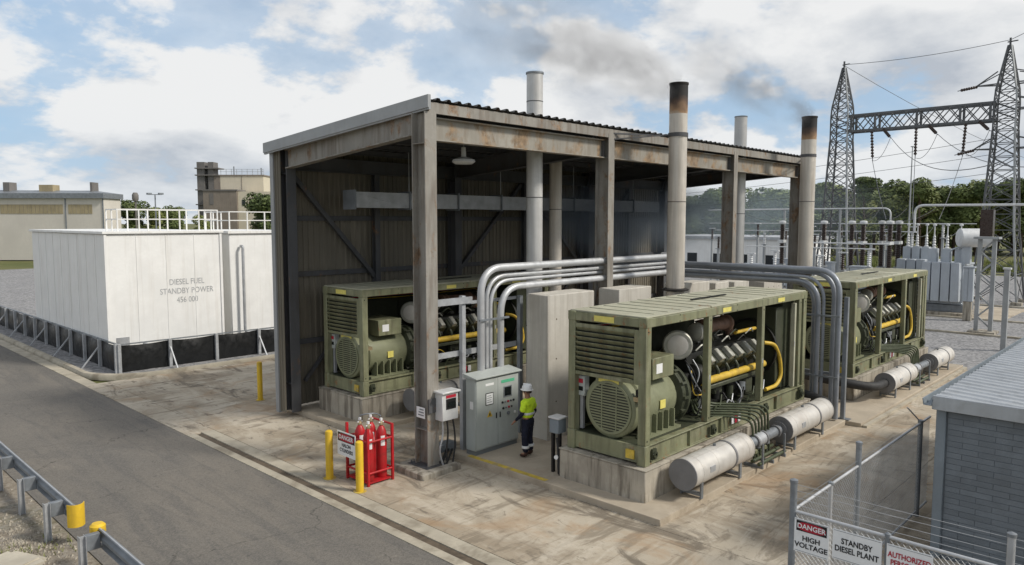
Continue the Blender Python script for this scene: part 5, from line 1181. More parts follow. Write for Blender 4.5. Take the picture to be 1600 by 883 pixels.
# ------------------------------------------------------------------ high voltage gantry
def lattice_tower(x, y, label, H=19.4):
    o = emp('lattice_tower', (x, y, 0), label, 'pylon', 'lattice towers of the gantry')
    lv = [(0, 1.55), (5.5, 1.05), (13.0, .70), (15.6, .70), (19.2, .10)]
    def hw(z):
        for (a, wa), (b, wb) in zip(lv[:-1], lv[1:]):
            if z <= b: return wa + (wb - wa) * (z - a) / (b - a)
        return lv[-1][1]
    zs = [0, 2.2, 4.0, 5.5, 6.7, 7.8, 8.9, 10.0, 11.0, 12.0, 13.0, 13.75, 14.4, 15.05, 15.9, 16.7, 17.4, 18.1, 18.7, 19.2]
    for sx, sy in ((1, 1), (1, -1), (-1, -1), (-1, 1)):
        b = MB()
        for z0, z1 in zip(zs[:-1], zs[1:]): b.bar((x + sx * hw(z0), y + sy * hw(z0), z0), (x + sx * hw(z1), y + sy * hw(z1), z1), .13 if z0 < 13 else .10)
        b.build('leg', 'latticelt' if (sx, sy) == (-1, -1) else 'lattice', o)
    cs_ = [(1, 1), (1, -1), (-1, -1), (-1, 1)]
    for f in range(4):
        b = MB(); a, c = cs_[f], cs_[(f + 1) % 4]
        for z0, z1 in zip(zs[:-1], zs[1:]):
            w0, w1 = hw(z0), hw(z1); p = lambda s, z, w: (x + s[0] * w, y + s[1] * w, z)
            b.bar(p(a, z0, w0), p(c, z1, w1), .055).bar(p(c, z0, w0), p(a, z1, w1), .055).bar(p(a, z1, w1), p(c, z1, w1), .055)
        o2 = b.build('bracing', 'lattice', o); o2['kind'] = 'stuff'
    MB().bar((x, y, 19.1), (x, y, 19.75), .12).bar((x - .2, y - .5, 19.45), (x + .2, y + .2, 19.5), .08).build('peak', 'lattice', o)
    for sx, sy in cs_: MB().cbox((x + sx * 1.55, y + sy * 1.55, .05), (.7, .7, .3)).build('footing', 'concrete', o)
    return o
TX, TRY, TLY = 65.9, 11.8, 23.7
tR = lattice_tower(TX, TRY, 'taller looking lattice tower at the right carrying line arms'); tL = lattice_tower(TX - .1, TLY, 'lattice tower at the left end of the gantry beam')
gb = emp('gantry_beam', (TX, 17.7, 13.7), 'lattice girder spanning between the two lattice towers', 'girder')
ya, yb = TLY - .72, TRY + .72; nb = 10
for sx in (-.6, .6):
    for z in (13.75, 15.05): MB().bar((TX + sx, ya, z), (TX + sx, yb, z), .17, .17).build('chord', 'lattice', gb)
    b = MB()
    for k in range(nb):
        y0_, y1_ = ya + (yb - ya) * k / nb, ya + (yb - ya) * (k + 1) / nb
        b.bar((TX + sx, y0_, 13.75), (TX + sx, y1_, 15.05), .07).bar((TX + sx, y0_, 15.05), (TX + sx, y1_, 13.75), .07)
    b.build('bracing', 'lattice', gb)['kind'] = 'stuff'
    for t_ in (.02, .2, .5, .79, .98): MB().bar((TX + sx, ya + (yb - ya) * t_, 13.75), (TX + sx, ya + (yb - ya) * t_, 15.05), .16).build('vertical', 'lattice', gb)
b = MB()
for k in range(nb + 1):
    y0_ = ya + (yb - ya) * k / nb
    for z in (13.75, 15.05): b.bar((TX - .6, y0_, z), (TX + .6, y0_, z), .06)
b.build('cross_ties', 'lattice', gb)['kind'] = 'stuff'
# line arms on the right tower
for k, (z, ln, sg_) in enumerate(((16.4, 3.6, -1), (16.4, 2.0, 1), (14.5, 3.8, -1), (11.6, 3.6, -1), (11.6, 2.0, 1))):
    b = MB(); y1_ = TRY + sg_ * ln
    for sx in (-.5, .5): b.bar((TX + sx, TRY + sg_ * .6, z), (TX, y1_, z + .05), .09).bar((TX + sx, TRY + sg_ * .6, z + .9), (TX, y1_, z + .08), .07)
    b.build('line_arm', 'lattice', tR)
def insul(p0, p1, label, group, n=9, r=.13):
    o = emp('insulator_string', p0, label, 'insulator', group); p0 = Vector(p0); p1 = Vector(p1); d = (p1 - p0); L = d.length; d.normalize()
    prof = [(.04, 0)]
    for k in range(n): h = L * (k + .1) / n; prof += [(r, h + L / n * .2), (r * .9, h + L / n * .45), (.05, h + L / n * .6)]
    prof.append((.03, L)); MB().lathe(prof, p0, d, 10).build('discs', 'porcelain', o)
    MB().cyl(p1, p1 + d * .25, .035, n=6).build('clamp', 'galvdk', o)
def wire(name, p0, p1, sag, label, group=None, r=.022, n=14, cat='cable'):
    p0 = Vector(p0); p1 = Vector(p1)
    pts = [p0.lerp(p1, k / n) - Vector((0, 0, sag * 4 * (k / n) * (1 - k / n))) for k in range(n + 1)]
    tag(MB().tube(pts, r, 5).build(name, 'wire', loc=tuple(p0)), label, cat, group)
nm = ('left', 'middle', 'right')
for k, y in enumerate((21.1, 17.75, 14.3)):
    insul((TX - .6, y, 13.6), (TX - .55, y - .12 * (1 - k), 11.4), f'dark vertical insulator string hanging from the {nm[k]} of the gantry girder', 'gantry insulator strings')
    insul((TX - .6, y - .9, 13.7), (TX - 1.6, y - 1.7, 12.95), f'slanting dark insulator string at the {nm[k]} of the gantry girder', 'gantry insulator strings', 7)
    wire('overhead_line', (TX - 1.75, y - 1.85, 12.85), (TX - 30, y - 14.5, 8.6), 1.2, f'thin conductor sloping down right from the {nm[k]} slanting insulator', 'gantry conductors')
    wire('dropper_cable', (TX - .55, y - .12 * (1 - k), 11.2), (56 + .3 * k, 16.9 - 1.6 * k, 6.3), .25, f'thin cable dropping from the {nm[k]} vertical insulator to the switchgear', 'gantry conductors')
    wire('jumper_cable', (TX - 1.7, y - 1.8, 12.9), (TX - .6, y - .1, 11.2), .6, f'looped jumper cable at the {nm[k]} of the gantry girder', 'gantry conductors', .018)
wire('earth_wire', (TX, TLY, 19.5), (TX, TRY, 19.6), .25, 'thin wire linking the peaks of the two lattice towers')
wire('earth_wire', (TX, TRY, 19.6), (TX - 8, -8, 27), .4, 'thin wire running up right from the right tower peak')
wire('earth_wire', (TX, TLY, 19.4), (TX + 60, 4, 9), 2.0, 'thin wire falling right behind the gantry from the left tower peak')
for k, (z, y) in enumerate(((16.45, 8.2), (14.55, 8.0), (11.65, 8.2))):
    insul((TX, y, z - .05), (TX - 1.4, y - .6, z - .35), f'line insulator at the {("upper", "middle", "lower")[k]} right arm of the right tower', 'line insulators', 7, .12)
    wire('overhead_line', (TX - 1.6, y - .7, z - .4), (TX - 26, y - 34, z + 1.5), 2.0, f'conductor leaving right from the {("upper", "middle", "lower")[k]} right arm', 'line conductors')
    wire('overhead_line', (TX, y + .1, z), (TX + 70, y - 20, z + 6), 2.5, f'conductor leaving to the far right from the {("upper", "middle", "lower")[k]} right arm', 'line conductors')
for k, z in enumerate((16.45, 11.65)):
    insul((TX, 13.8, z - .05), (TX - 1.4, 14.6, z - .4), f'line insulator at the {("upper", "lower")[k]} left arm of the right tower', 'line insulators', 7, .12)
for k, (z, dz) in enumerate(((10.2, .9), (8.8, .5), (11.4, .7))):
    wire('overhead_line', (TX - .5, TRY + .5, z + 1.0), (TX + 25, 110, z + dz), 2.2, f'thin conductor passing left behind the towers, {("middle", "lowest", "highest")[k]} of three', 'far conductors', .018, 24)
for k in range(9):
    y = 30 - 1.9 * k
    wire('jumper_cable', (62.1, y, 4.9 + .25 * (k % 3)), (70.1, y + .6, 5.6 + .2 * (k % 2)), .5, f'{("first", "second", "third", "fourth", "fifth", "sixth", "seventh", "eighth", "ninth")[k]} slack jumper cable from the left between the rows of post insulators', 'switchyard jumper cables', .016, 8)
    wire('riser_cable', (60, min(y, 32) , 7.1), (56, 24.4 - 1.0 * k, 6.15), .3, f'{("first", "second", "third", "fourth", "fifth", "sixth", "seventh", "eighth", "ninth")[k]} thin riser cable from the left up to the long busbar', 'switchyard riser cables', .014, 8)
mast = emp('lightning_mast', (62, 18.6, 0), 'slim bare lightning mast between the gantry droppers', 'mast')
_px = (88.0, 24.2); mast.location = (*_px, 0); OFF[mast.name] = Vector((*_px, 0))
MB().cyl((*_px, 0), (*_px, 14.2), .12, .05, n=8).build('mast', 'latticelt', mast); MB().cbox((*_px, 14.2), (.3, .3, .08)).build('finial', 'latticelt', mast)

# ------------------------------------------------------------------ switchyard apparatus
brk_n = 0
def breaker(x, y, label, s=1.0):
    o = emp('circuit_breaker', (x, y, -.02), label, 'circuit breaker', 'circuit breakers in the switchyard')
    for dx in (-.22, .22): MB().box(x + dx - .05, x + dx + .05, y - .05, y + .05, 0, 2.75 * s).build('stand_leg', 'latticelt', o)
    MB().bar((x - .22, y, .4), (x + .22, y, 2.4), .05).build('stand_brace', 'latticelt', o)
    MB().box(x - .3, x + .3, y - .22, y + .22, 1.2, 1.9).build('mechanism_box', 'trafo', o)
    MB().box(x - .35, x + .35, y - .2, y + .2, 2.75 * s, 2.85 * s).build('base_plate', 'latticelt', o)
    def col(z0, z1):
        p = []; n = 12
        for k in range(n): h = (z1 - z0) * k / n; q = (z1 - z0) / n; p += [(.13, h), (.20, h + q * .3), (.19, h + q * .5), (.13, h + q * .7)]
        MB().lathe(p, (x, y, z0), n=12).build('porcelain_column', 'porcelain', o)
    col(2.86 * s, 4.5 * s); MB().box(x - .45, x + .45, y - .16, y + .16, 4.5 * s, 4.72 * s).build('middle_plate', 'cap', o)
    col(4.73 * s, 5.95 * s); MB().lathe([(.2, 0), (.26, .04), (.26, .2), (.2, .24), (.05, .26)], (x, y, 5.95 * s), n=14).build('cap', 'cap', o)
posl = [(56, 24.4), (56, 23.6), (56, 21.2), (56, 19.2), (56, 18.4), (57.5, 17.6), (56, 16.6), (58, 16.6)]
lbl = ['leftmost circuit breaker, seen left of the right hand stack', 'circuit breaker just left of the right hand stack', 'circuit breaker just right of the right hand stack', 'circuit breaker below the left tower, left of a close pair', 'circuit breaker below the gantry girder, right of a close pair', 'circuit breaker set back below the gantry girder', 'circuit breaker next left of the transformers', 'circuit breaker behind and left of the transformers']
for (x, y), l_ in zip(posl, lbl): breaker(x, y, l_)
def busbar(pts, label, r=.07, posts=()):
    o = emp('busbar', pts[0], label, 'busbar', 'tubular busbars'); MB().tube(fillet(pts, .6, 6), r, 10).build('tube', 'cap', o)
    for p in posts: MB().box(p[0] - .07, p[0] + .07, p[1] - .07, p[1] + .07, 0, p[2]).build('support_post', 'latticelt', o)
busbar([(60, 33, 7.15), (60, 17.8, 7.15), (60, 17.8, 6.1)], 'long tubular busbar crossing behind the right hand stack', .06, [(60, 26, 7.1), (60, 21.5, 7.1), (60, 31, 7.1)])
busbar([(58, 15.6, 5.4), (58, 15.6, 7.3), (58, 2.5, 7.2)], 'pale tubular busbar arching down left of the right tower', .085, [(58, 6, 7.1)])
busbar([(54, 22, 4.6), (54, 16, 4.6)], 'short low busbar in front of the circuit breakers', .05, [(54, 20.5, 4.6), (54, 17.2, 4.6)])
def post_insulator(x, y, h, label):
    o = emp('post_insulator', (x, y, 0), label, 'insulator', 'post insulators in the switchyard')
    MB().box(x - .09, x + .09, y - .09, y + .09, -.02, h).build('pedestal', 'latticelt', o)
    MB().box(x - .2, x + .2, y - .2, y + .2, h, h + .06).build('base_plate', 'latticelt', o)
    p = []
    for k in range(8): p += [(.08, .14 * k), (.13, .14 * k + .04), (.12, .14 * k + .07), (.08, .14 * k + .1)]
    MB().lathe(p, (x, y, h + .06), n=10).build('porcelain', 'cap' if int(y * 3) % 3 else 'porcelain', o)
    MB().box(x - .12, x + .12, y - .3, y + .3, h + 1.18, h + 1.26).build('terminal', 'cap', o)
ORD = ('first', 'second', 'third', 'fourth', 'fifth', 'sixth', 'seventh', 'eighth', 'ninth', 'tenth')
for xr, ys, h, w_ in ((51, (24.5, 22.8, 21.1, 19.6, 18.0, 16.4), 2.6, 'front row'), (62, (33, 31, 28.6, 26.2, 24.2, 22.4, 20.4, 18.6, 16.8), 3.6, 'middle row'), (70, (38, 35.4, 33, 30.2, 27.6, 25, 21.2, 19, 16.6, 14.6), 4.2, 'back row')):
    for k, y in enumerate(ys): post_insulator(xr + .2 * (k % 2), y, h + .25 * (k % 3), f'{ORD[k]} post insulator from the left in the {w_} of the switchyard')
    o = emp('busbar', (xr, ys[0], 0), f'thin tubular busbar over the {w_} of post insulators', 'busbar', 'tubular busbars'); MB().cyl((xr + .1, ys[0] + .4, h + 1.75), (xr + .1, ys[-1] - .4, h + 1.75), .035, n=8).build('tube', 'cap', o)
def kiosk(x, y, w, d, h, label, z0=0):
    o = emp('control_kiosk', (x, y, 0), label, 'electrical cabinet', 'switchyard cabinets'); MB().box(x, x + d, y - w, y, z0 + .1, z0 + h).build('body', 'trafo', o, bevel=.02); MB().box(x + .05, x + d - .05, y - w + .05, y - .05, 0, z0 + .1).build('plinth', 'concrete', o)
    MB().box(x - .06, x + d + .06, y - w - .06, y + .06, z0 + h, z0 + h + .08).build('lid', 'trafo', o); MB().box(x - .015, x, y - w / 2 - .01, y - w / 2 + .01, z0 + .15, z0 + h - .05).build('door_gap', 'galvdk', o)
kiosk(53, 18.2, 1.1, .7, 3.0, 'blue grey cabinet in front of the circuit breakers'); kiosk(53.4, 16.6, .8, .6, 2.7, 'narrow blue grey cabinet left of the transformers'); kiosk(54.2, 23.2, 1.2, .7, 2.6, 'blue grey cabinet seen beside the right hand stack')
kiosk(52.2, 11.15, .55, .35, 2.2, 'small grey box on a pedestal right of the near transformer', 1.1)
for k, (x, y, w, h) in enumerate(((60.5, 29.8, 1.4, 2.4), (60.5, 23.2, 1.0, 2.8), (63.5, 20.2, 1.6, 2.2), (68, 17.4, 1.2, 2.6), (67, 30, 2.2, 2.6))): kiosk(x, y, w, .8, h, f'grey cabinet among the post insulators, {("far left", "left of the left tower", "below the left tower", "below the girder", "at the back left")[k]}')
def transformer(x, y, label, w, nr, cons):
    o = emp('transformer', (x, y, 0), label, 'transformer', 'power transformers')
    MB().box(x, x + 2.6, y - w, y, .72, 3.3).build('tank', 'trafo', o, bevel=.04)
    MB().box(x - .1, x + 2.7, y - w - .1, y + .1, .25, .7).build('base_frame', 'galvdk', o); MB().box(x - .6, x + 3.2, y - w - .7, y + .7, -.02, .24).build('pad', 'concrete', o, bevel=.03)
    MB().box(x - .05, x + 2.65, y - w - .05, y + .05, 3.3, 3.42).build('cover', 'trafo', o)
    for k in range(nr):
        yy = y - .05 - k * (w - .1) / nr; r_ = MB().box(x - .62, x - .08, yy - (w - .1) / nr + .06, yy, .95, 3.5).build('radiator', 'trafo', o, bevel=.03)
        for zz in (1.1, 3.3): MB().cyl((x - .1, yy - .2, zz), (x + .02, yy - .2, zz), .07, n=8).build('radiator_pipe', 'trafo', r_)
    for k in range(3):
        yy = y - .4 - k * (w - .8) / 2; MB().box(x + .35, x + .95, yy - .25, yy + .25, 3.42, 4.35).build('turret', 'trafo', o, bevel=.02)
        MB().lathe([(.12, 0), (.15, .06), (.08, .12), (.12, .24), (.07, .3), (.11, .42), (.07, .48), (.10, .6), (.06, .66), (.09, .78), (.05, .84), (.035, 1.0), (.035, 1.5), (.11, 1.52), (.11, 1.62), (.03, 1.66)], (x + .65, yy, 4.35), n=12).build('bushing', 'cap', o)
    if cons:
        yc = y - w - .05
        cv = MB().lathe([(.30, -.06), (.56, 0), (.60, .05), (.60, 1.75), (.56, 1.8), (.3, 1.86)], (x - .1, yc + .4, 5.1), (.55, -.84, 0), 28).build('conservator', 'cap', o)
        MB().box(x + .05, x + .5, yc - .25, yc + .25, 3.42, 4.62).build('conservator_stand', 'trafo', o)
        MB().tube(fillet([(x + .3, yc + .2, 4.6), (x + .3, yc + .9, 4.3), (x + .8, yc + 1.2, 3.5)], .2), .05, 8).build('oil_pipe', 'trafo', o)
    for yy in (y - w - .15,):
        for zz in (1.2, 1.9, 2.6): MB().cyl((x - .1, yy, zz), (x + 2.4, yy, zz), .045, n=8).build('side_pipe', 'galv', o)
        MB().box(x + .2, x + .6, yy - .3, yy + .1, 1.3, 2.6).build('marshalling_box', 'cabinet', o)
transformer(54.4, 13.95, 'large blue grey transformer with a white conservator drum', 2.35, 4, True); transformer(57.5, 16.4, 'second blue grey transformer behind, without a conservator drum', 2.0, 3, False)
lc = emp('lattice_column', (47.2, 9.0, 0), 'short lattice column of two channels carrying a dark box, near the transformer', 'lattice column')
for dy in (-.34, .34): MB().box(47.1, 47.3, 9 + dy - .1, 9 + dy + .1, .1, 5.2).build('channel', 'latticelt', lc)
b = MB(); z = .3; s_ = 1
while z < 5.0: b.bar((47.2, 9 - .3 * s_, z), (47.2, 9 + .3 * s_, z + .6), .08); z += .6; s_ = -s_
b.build('lacing', 'latticelt', lc); MB().box(46.8, 47.6, 8.4, 9.6, 5.2, 5.32).build('top_plate', 'latticelt', lc); MB().box(46.6, 47.8, 8.35, 9.65, -.02, .12).build('footing', 'concrete', lc)
MB().box(46.95, 47.45, 8.75, 9.35, 5.34, 6.8).build('dark_box', 'porcelain', lc)
fp = emp('steel_post', (41.3, 7.0, 0), 'pale square steel post standing in the gravel', 'post'); MB().box(41.2, 41.42, 6.9, 7.12, -.02, 3.9).build('post', 'latticelt', fp); MB().box(41.15, 41.47, 6.85, 7.17, 3.9, 3.98).build('cap', 'cap', fp)
sp = emp('thin_post', (36.2, 9.3, 0), 'thin grey stake in the gravel beside the far right generator', 'post'); MB().cyl((36.2, 9.3, 0), (36.2, 9.3, 2.1), .025, n=8).build('post', 'latticelt', sp); MB().cyl((36.2, 9.3, 2.1), (36.2, 9.3, 2.14), .035, n=8).build('cap', 'cap', sp)
for nm_, c in (('yard_kerb', (46.0, 46.2, -20, 30)), ('yard_kerb', (53.2, 53.45, -20, 14.9)), ('yard_kerb', (62.5, 62.7, -20, 30))): struct(MB().box(c[0], c[1], c[2], c[3], -.02, .08).build(nm_, 'kerb'))
struct(MB().box(53.46, 61.5, 9.2, 14.7, -.02, .05).build('transformer_pad', 'slab'))
hs = emp('control_house', (75, 31, 0), 'low white control house behind the switchyard, left of the right hand stack', 'building')
MB().box(74, 84, 31, 47, 0, 4.2).build('wall', 'white', hs); MB().box(73.7, 84.3, 30.7, 47.3, 4.2, 4.5).build('roof', 'galv', hs)
for y in (33, 36, 39, 42): MB().box(73.94, 73.99, y, y + 1.2, 1.2, 2.6).build('window', 'glassdk', hs)
MB().box(73.94, 73.99, 44.5, 45.6, 0, 2.4).build('door', 'galvdk', hs)

# ------------------------------------------------------------------ trees
def crown_mesh(name, seed, lobes, w, h, n, leaf, mat):
    rnd = random.Random(seed); b = MB(); L_ = []
    for k in range(lobes):
        a = rnd.uniform(0, 6.28); rr = rnd.uniform(.0, .62) * w; z = rnd.uniform(.25, .95) * h
        L_.append((rr * math.cos(a) * (1.1 - .5 * z / h), rr * math.sin(a) * (1.1 - .5 * z / h), z, rnd.uniform(.22, .42) * w, rnd.uniform(.12, .22) * h))
    for i in range(n):
        lx, ly, lz, lr, lh = L_[rnd.randrange(lobes)]
        u = rnd.uniform(-1, 1); t = rnd.uniform(0, 6.283); q = math.sqrt(1 - u * u); rad = rnd.uniform(.55, 1.0) ** .5
        c = Vector((lx + lr * q * math.cos(t) * rad, ly + lr * q * math.sin(t) * rad, lz + lh * u * rad))
        nrm = Vector((q * math.cos(t), q * math.sin(t), u * .8 + .45)) + Vector((rnd.uniform(-.7, .7), rnd.uniform(-.7, .7), rnd.uniform(-.7, .7))); nrm.normalize()
        a = nrm.orthogonal().normalized(); bb = nrm.cross(a); ro = rnd.uniform(0, 6.28); a2 = a * math.cos(ro) + bb * math.sin(ro); b2 = nrm.cross(a2); s = leaf * rnd.uniform(.6, 1.35)
        b.add([c - a2 * s, c - b2 * s * .55, c + a2 * s, c + b2 * s * .6], [(0, 1, 2, 3)])
    me = bpy.data.meshes.new(name); me.from_pydata(b.v, [], b.f); me.update(); me.materials.append(M[mat]); return me
def trunk_mesh(name, seed, h, r):
    rnd = random.Random(seed); b = MB()
    b.tube([(0, 0, -.2), (rnd.uniform(-.1, .1), rnd.uniform(-.1, .1), h * .35), (rnd.uniform(-.3, .3), rnd.uniform(-.3, .3), h * .7), (rnd.uniform(-.4, .4), rnd.uniform(-.4, .4), h * .95)], [r, r * .8, r * .5, r * .15], 8)
    for k in range(6):
        a = rnd.uniform(0, 6.28); z = h * rnd.uniform(.35, .75); l = h * rnd.uniform(.15, .3)
        b.tube([(0, 0, z), (math.cos(a) * l * .5, math.sin(a) * l * .5, z + l * .35), (math.cos(a) * l, math.sin(a) * l, z + l * .55)], [r * .4, r * .25, r * .08], 6)
    return b.mesh(name, 'bark')
CR = [crown_mesh('crown', 11 + k, 13 + 2 * (k % 3), 4.6, 8.5, 5200, .26, 'leaf' if k % 2 else 'leafdark') for k in range(4)]
PN = [crown_mesh('crown', 31 + k, 9, 3.8, 4.4, 3000, .24, 'leafdark') for k in range(2)]
TK = [trunk_mesh('trunk', 5 + k, 9.5, .3) for k in range(3)]; TKP = trunk_mesh('trunk', 9, 12, .26)
tree_n = 0
def tree(x, y, h, label, group, k, pine=False, wd=1.0):
    o = emp('pine_tree' if pine else 'tree', (x, y, -.14), label, 'tree', group, local=True); s = h / (11.2 if not pine else 13.2)
    t = bpy.data.objects.new('trunk', TKP if pine else TK[k % 3]); COL.objects.link(t); t.parent = o; t.scale = (s, s, s)
    c = bpy.data.objects.new('crown', PN[k % 2] if pine else CR[k % 4]); COL.objects.link(c); c.parent = o; c.location = (0, 0, (8.6 if pine else 2.2) * s); c.scale = (s * wd, s * wd, s); c.rotation_euler = (0, 0, k * 1.7)
from math import cos, sin
far = [  # x, y, height along the tree line behind the switchyard
 (127, 66, 11.5), (131, 62, 12.0), (129, 58, 12.6), (137, 57, 11.6), (136, 52, 12.3), (142, 51, 13.0), (146, 46, 13.4), (140, 47, 12.2), (149, 42, 13.2), (147, 38, 12.4),
 (153, 39, 13.5), (155, 35, 12.6), (151, 33, 12.2), (158, 32, 13.4), (160, 29, 13.2), (163, 27, 15.0), (158, 25, 13.5), (165, 23, 15.5), (164, 19, 14.5), (168, 16, 15.0), (170, 11, 15), (172, 6, 15), (150, 36, 12.2), (145, 42, 12.0), (133, 55, 11.8), (161, 22, 14.2),(125,72,11.5),(123,78,11.5),(128,70,12)]
words = ['rounded', 'broad', 'dense', 'ragged', 'bushy', 'tall', 'spreading']
for k, (x, y, h) in enumerate(far):
    ang = y / x
    where = 'seen left of the left lattice tower' if ang > .40 else 'seen left of the gantry middle' if ang > .30 else 'seen right of the gantry middle' if ang > .20 else 'seen around the right lattice tower'
    tree(x, y, h, 'green broadleaf tree in the far tree line ' + where, 'far tree line ' + where, k, False, 1.15)
for k, (x, y, h, l_) in enumerate(((139, 45.5, 14.6, 'flat topped pine standing above the tree line near the gantry middle'), (143, 37.6, 14.3, 'pine with a dark crown above the tree line right of the gantry droppers'), (133.5, 50.8, 13.6, 'pine just right of the left lattice tower'), (149, 29.5, 13.6, 'pine left of the right lattice tower'))):
    tree(x, y, h, l_, 'pines above the tree line', k, True)
for k, (x, y, h, l_) in enumerate(((44.5, 140, 9.2, 'left tree of the far clump beside the warehouse'), (47.5, 138.5, 10.3, 'tallest tree of the far clump beside the warehouse'), (50.5, 136, 9.6, 'tree of the far clump under the flood light mast'), (53.5, 134, 8.6, 'right tree of the far clump beside the railing'), (57, 131, 7.2, 'small tree below the process plant'), (60.8, 116.5, 11.3, 'sunlit tree just left of the shed wall'), (63, 117, 10.6, 'tree partly hidden behind the shed wall'))):
    tree(x, y, h, l_, 'trees at the far left', k + 1, False, 1.0)
# a dense wood behind the individual trees
bw = MB(); rnd = random.Random(3)
for i in range(26000):
    t = rnd.random(); x = 128 + 52 * t + rnd.uniform(0, 10); y = 84 - 88 * t + rnd.uniform(0, 10); hh = 8.5 + 3.5 * t + 1.8 * sin(t * 31) + 1.0 * sin(t * 77); z = rnd.uniform(0, 1) ** .7 * hh
    nrm = Vector((-.6 + rnd.uniform(-.7, .7), -.4 + rnd.uniform(-.7, .7), .4 + rnd.uniform(-.6, .6))).normalized(); a = nrm.orthogonal().normalized(); bb = nrm.cross(a); s = rnd.uniform(.2, .5); c = Vector((x, y, z))
    bw.add([c - a * s, c - bb * s * .6, c + a * s, c + bb * s * .6], [(0, 1, 2, 3)])
me = bpy.data.meshes.new('woodland'); me.from_pydata(bw.v, [], bw.f); me.update(); me.materials.append(M['leafdark']); wo = bpy.data.objects.new('woodland', me); COL.objects.link(wo); wo['kind'] = 'stuff'; wo['label'] = 'dense dark wood behind the switchyard tree line'; wo['category'] = 'woodland'
# tufts of grass: verge at the bottom left and the rough strip beyond the yard
def tufts(name, pts, h, label):
    b = MB(); rnd = random.Random(len(pts))
    for x, y, z in pts:
        for q in range(5):
            a = rnd.uniform(0, 6.28); l = h * rnd.uniform(.5, 1.2); d = Vector((cos(a), sin(a), 0)); s = Vector((-sin(a), cos(a), 0)) * h * .06; p = Vector((x, y, z))
            b.add([p - s, p + s, p + d * l * .5 + Vector((0, 0, l))], [(0, 1, 2)])
    me = bpy.data.meshes.new(name); me.from_pydata(b.v, [], b.f); me.update(); me.materials.append(M['leaf']); o = bpy.data.objects.new(name, me); COL.objects.link(o); o['kind'] = 'stuff'; o['label'] = label; o['category'] = 'grass'
rnd = random.Random(5)
def clump(n, x0, x1, y0, y1, z, nc):
    cs = [(rnd.uniform(x0, x1), rnd.uniform(y0, y1), rnd.uniform(.15, .6)) for _ in range(nc)]
    return [(c[0] + rnd.gauss(0, c[2]), c[1] + rnd.gauss(0, c[2]), z) for c in [cs[rnd.randrange(nc)] for _ in range(n)]]
tufts('verge_grass', [p for p in clump(900, -2, 3.9, 12, 30, -.03, 26) if p[0] < 4.05], .11, 'sparse dry grass tufts on the dirt verge by the guard rail')
tufts('rough_grass', clump(9000, 99, 126, -10, 60, -.14, 500), .8, 'rough grass strip between the gravel yard and the wood')
st = MB()
for i in range(2600):
    x, y = rnd.uniform(-3, 4.0), rnd.uniform(9, 32); s = rnd.uniform(.012, .04); 
    if rnd.random() < .6: x, y = 2.9 + rnd.gauss(0, .7), 16.2 + rnd.gauss(0, 1.0)
    if x > 4.05: continue
    st.add([(x + s, y, -.03), (x - s * .6, y + s, -.03), (x - s * .6, y - s, -.03), (x, y, -.03 + s * 1.1)], [(0, 1, 3), (1, 2, 3), (2, 0, 3)])
so_ = st.build('verge_gravel', 'concrete', smooth=False); so_['kind'] = 'stuff'; so_['label'] = 'loose gravel scattered on the dirt verge'; so_['category'] = 'gravel'

# ------------------------------------------------------------------ smoke
def plume(name, start, direction, length, r0, r1, dens, col, label, nsc=1.6, seed=0):
    """a drifting smoke wisp: closed box whose local x runs down wind; density fades outwards and along x"""
    o = MB().box(0, length, -r1 * 1.15, r1 * 1.15, -r1 * 1.0, r1 * 1.3).build(name, None, smooth=False); o.location = start
    o.rotation_euler = Vector(direction).to_track_quat('X', 'Z').to_euler()
    m = bpy.data.materials.new(name); m.use_nodes = True; nt = m.node_tree; N = nt.nodes; L = nt.links; N.clear(); out = N.new('ShaderNodeOutputMaterial'); pv = N.new('ShaderNodeVolumePrincipled')
    pv.inputs['Color'].default_value = (*col, 1); pv.inputs['Anisotropy'].default_value = .2
    tc = N.new('ShaderNodeTexCoord'); sp = N.new('ShaderNodeSeparateXYZ'); L.new(tc.outputs['Object'], sp.inputs[0])
    def mt(op, a, b=None, clamp=False):
        q = N.new('ShaderNodeMath'); q.operation = op; q.use_clamp = clamp
        for i, v in enumerate((a, b)):
            if v is None: continue
            if isinstance(v, (int, float)): q.inputs[i].default_value = v
            else: L.new(v, q.inputs[i])
        return q.outputs[0]
    x, y, z = sp.outputs; tx = mt('DIVIDE', x, length)
    rad = mt('ADD', mt('MULTIPLY', mt('POWER', mt('MAXIMUM', tx, 0.0), .7), r1 - r0), r0)
    d2 = mt('DIVIDE', mt('SQRT', mt('ADD', mt('MULTIPLY', y, y), mt('MULTIPLY', z, z))), rad)
    n = N.new('ShaderNodeTexNoise'); n.inputs['Scale'].default_value = nsc; n.inputs['Detail'].default_value = 4; n.inputs['Distortion'].default_value = .6
    mp = N.new('ShaderNodeMapping'); mp.inputs['Location'].default_value = (seed, seed * 2, 0); mp.inputs['Scale'].default_value = (.6, 1, 1); L.new(tc.outputs['Object'], mp.inputs[0]); L.new(mp.outputs[0], n.inputs['Vector'])
    nn = mt('MULTIPLY', mt('SUBTRACT', n.outputs[0], .38), 3.2, True)
    fo = mt('SUBTRACT', 1.0, d2, True); fx_ = mt('POWER', mt('SUBTRACT', 1.0, tx, True), .8)
    rr = mt('DIVIDE', r0, rad)
    den = mt('MULTIPLY', mt('MULTIPLY', mt('MULTIPLY', nn, fo), fx_), mt('MULTIPLY', mt('POWER', rr, .8), dens))
    L.new(den, pv.inputs['Density']); L.new(pv.outputs[0], out.inputs['Volume']); o.data.materials.append(m); m.cycles.volume_step_rate = 2.0 if hasattr(m, 'cycles') and hasattr(m.cycles, 'volume_step_rate') else 1
    o['kind'] = 'stuff'; o['label'] = label; o['category'] = 'smoke'
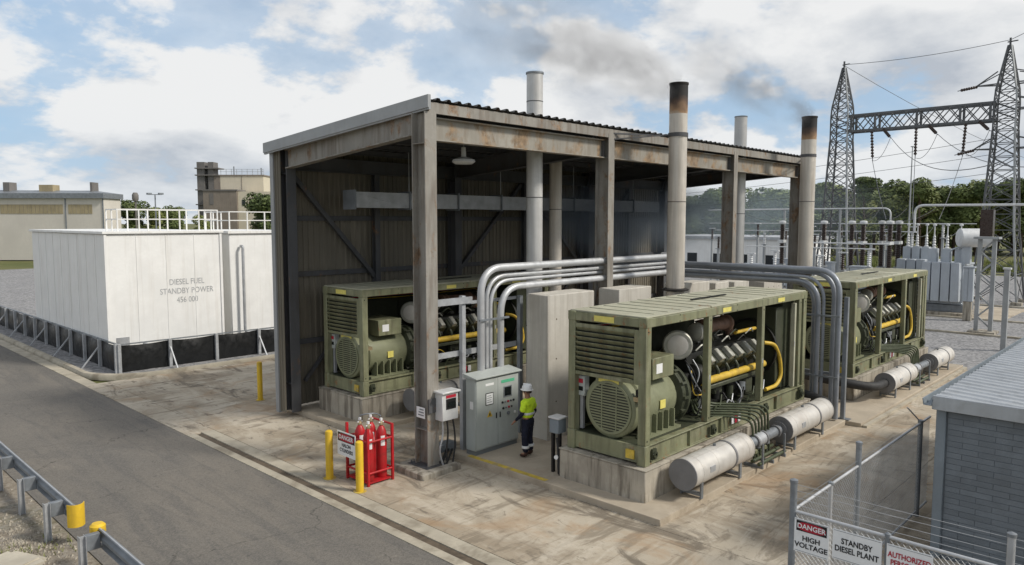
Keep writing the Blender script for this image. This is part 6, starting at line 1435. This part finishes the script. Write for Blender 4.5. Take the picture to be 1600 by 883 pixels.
plume('smoke_plume', (20.6, 12.45, 10.4), (-.69, .72, .36), 7.5, .45, 2.2, 4.6, (.42, .41, .41), 'thin dark smoke drifting left from the tallest stack', 1.3, 3)
plume('smoke_plume', (30.9, 12.45, 10.4), (-.69, .72, .55), 6.0, .45, 1.7, 3.8, (.42, .41, .41), 'thin dark smoke drifting left from the stack at the right end of the shed', 1.3, 8)
def smoke_box(name, x0, x1, y0, y1, z0, z1, dens, col, label, nsc):
    o = MB().box(x0, x1, y0, y1, z0, z1).build(name, None, loc=((x0 + x1) / 2, (y0 + y1) / 2, (z0 + z1) / 2), smooth=False)
    m = bpy.data.materials.new(name); m.use_nodes = True; nt = m.node_tree; N = nt.nodes; L = nt.links; N.clear(); out = N.new('ShaderNodeOutputMaterial'); pv = N.new('ShaderNodeVolumePrincipled')
    pv.inputs['Color'].default_value = (*col, 1); tc = N.new('ShaderNodeTexCoord'); n = N.new('ShaderNodeTexNoise'); n.inputs['Scale'].default_value = nsc; n.inputs['Detail'].default_value = 3; L.new(tc.outputs['Object'], n.inputs['Vector'])
    g = N.new('ShaderNodeMapping'); g.inputs['Scale'].default_value = (2 / (x1 - x0), 2 / (y1 - y0), 2 / (z1 - z0)); L.new(tc.outputs['Object'], g.inputs[0])
    gr = N.new('ShaderNodeTexGradient'); gr.gradient_type = 'SPHERICAL'; L.new(g.outputs[0], gr.inputs[0])
    mr = N.new('ShaderNodeMapRange'); mr.inputs['From Min'].default_value = .35; mr.inputs['From Max'].default_value = .7; mr.inputs['To Max'].default_value = dens; L.new(n.outputs[0], mr.inputs['Value'])
    mu = N.new('ShaderNodeMath'); mu.operation = 'MULTIPLY'; L.new(mr.outputs[0], mu.inputs[0]); L.new(gr.outputs[1], mu.inputs[1]); L.new(mu.outputs[0], pv.inputs['Density']); L.new(pv.outputs[0], out.inputs['Volume']); o.data.materials.append(m)
    o['kind'] = 'stuff'; o['label'] = label; o['category'] = 'smoke'
smoke_box('smoke_drift', 19.5, 33.0, 14.4, 21.4, 4.4, 8.2, .9, (.56, .65, .74), 'bluish exhaust smoke hanging under the right half of the shed roof', .5)
smoke_box('smoke_drift', 72, 124, 26, 74, -.1, 14, .032, (.72, .86, .95), 'pale blue smoke haze drifting before the tree line left of the left lattice tower', .12)
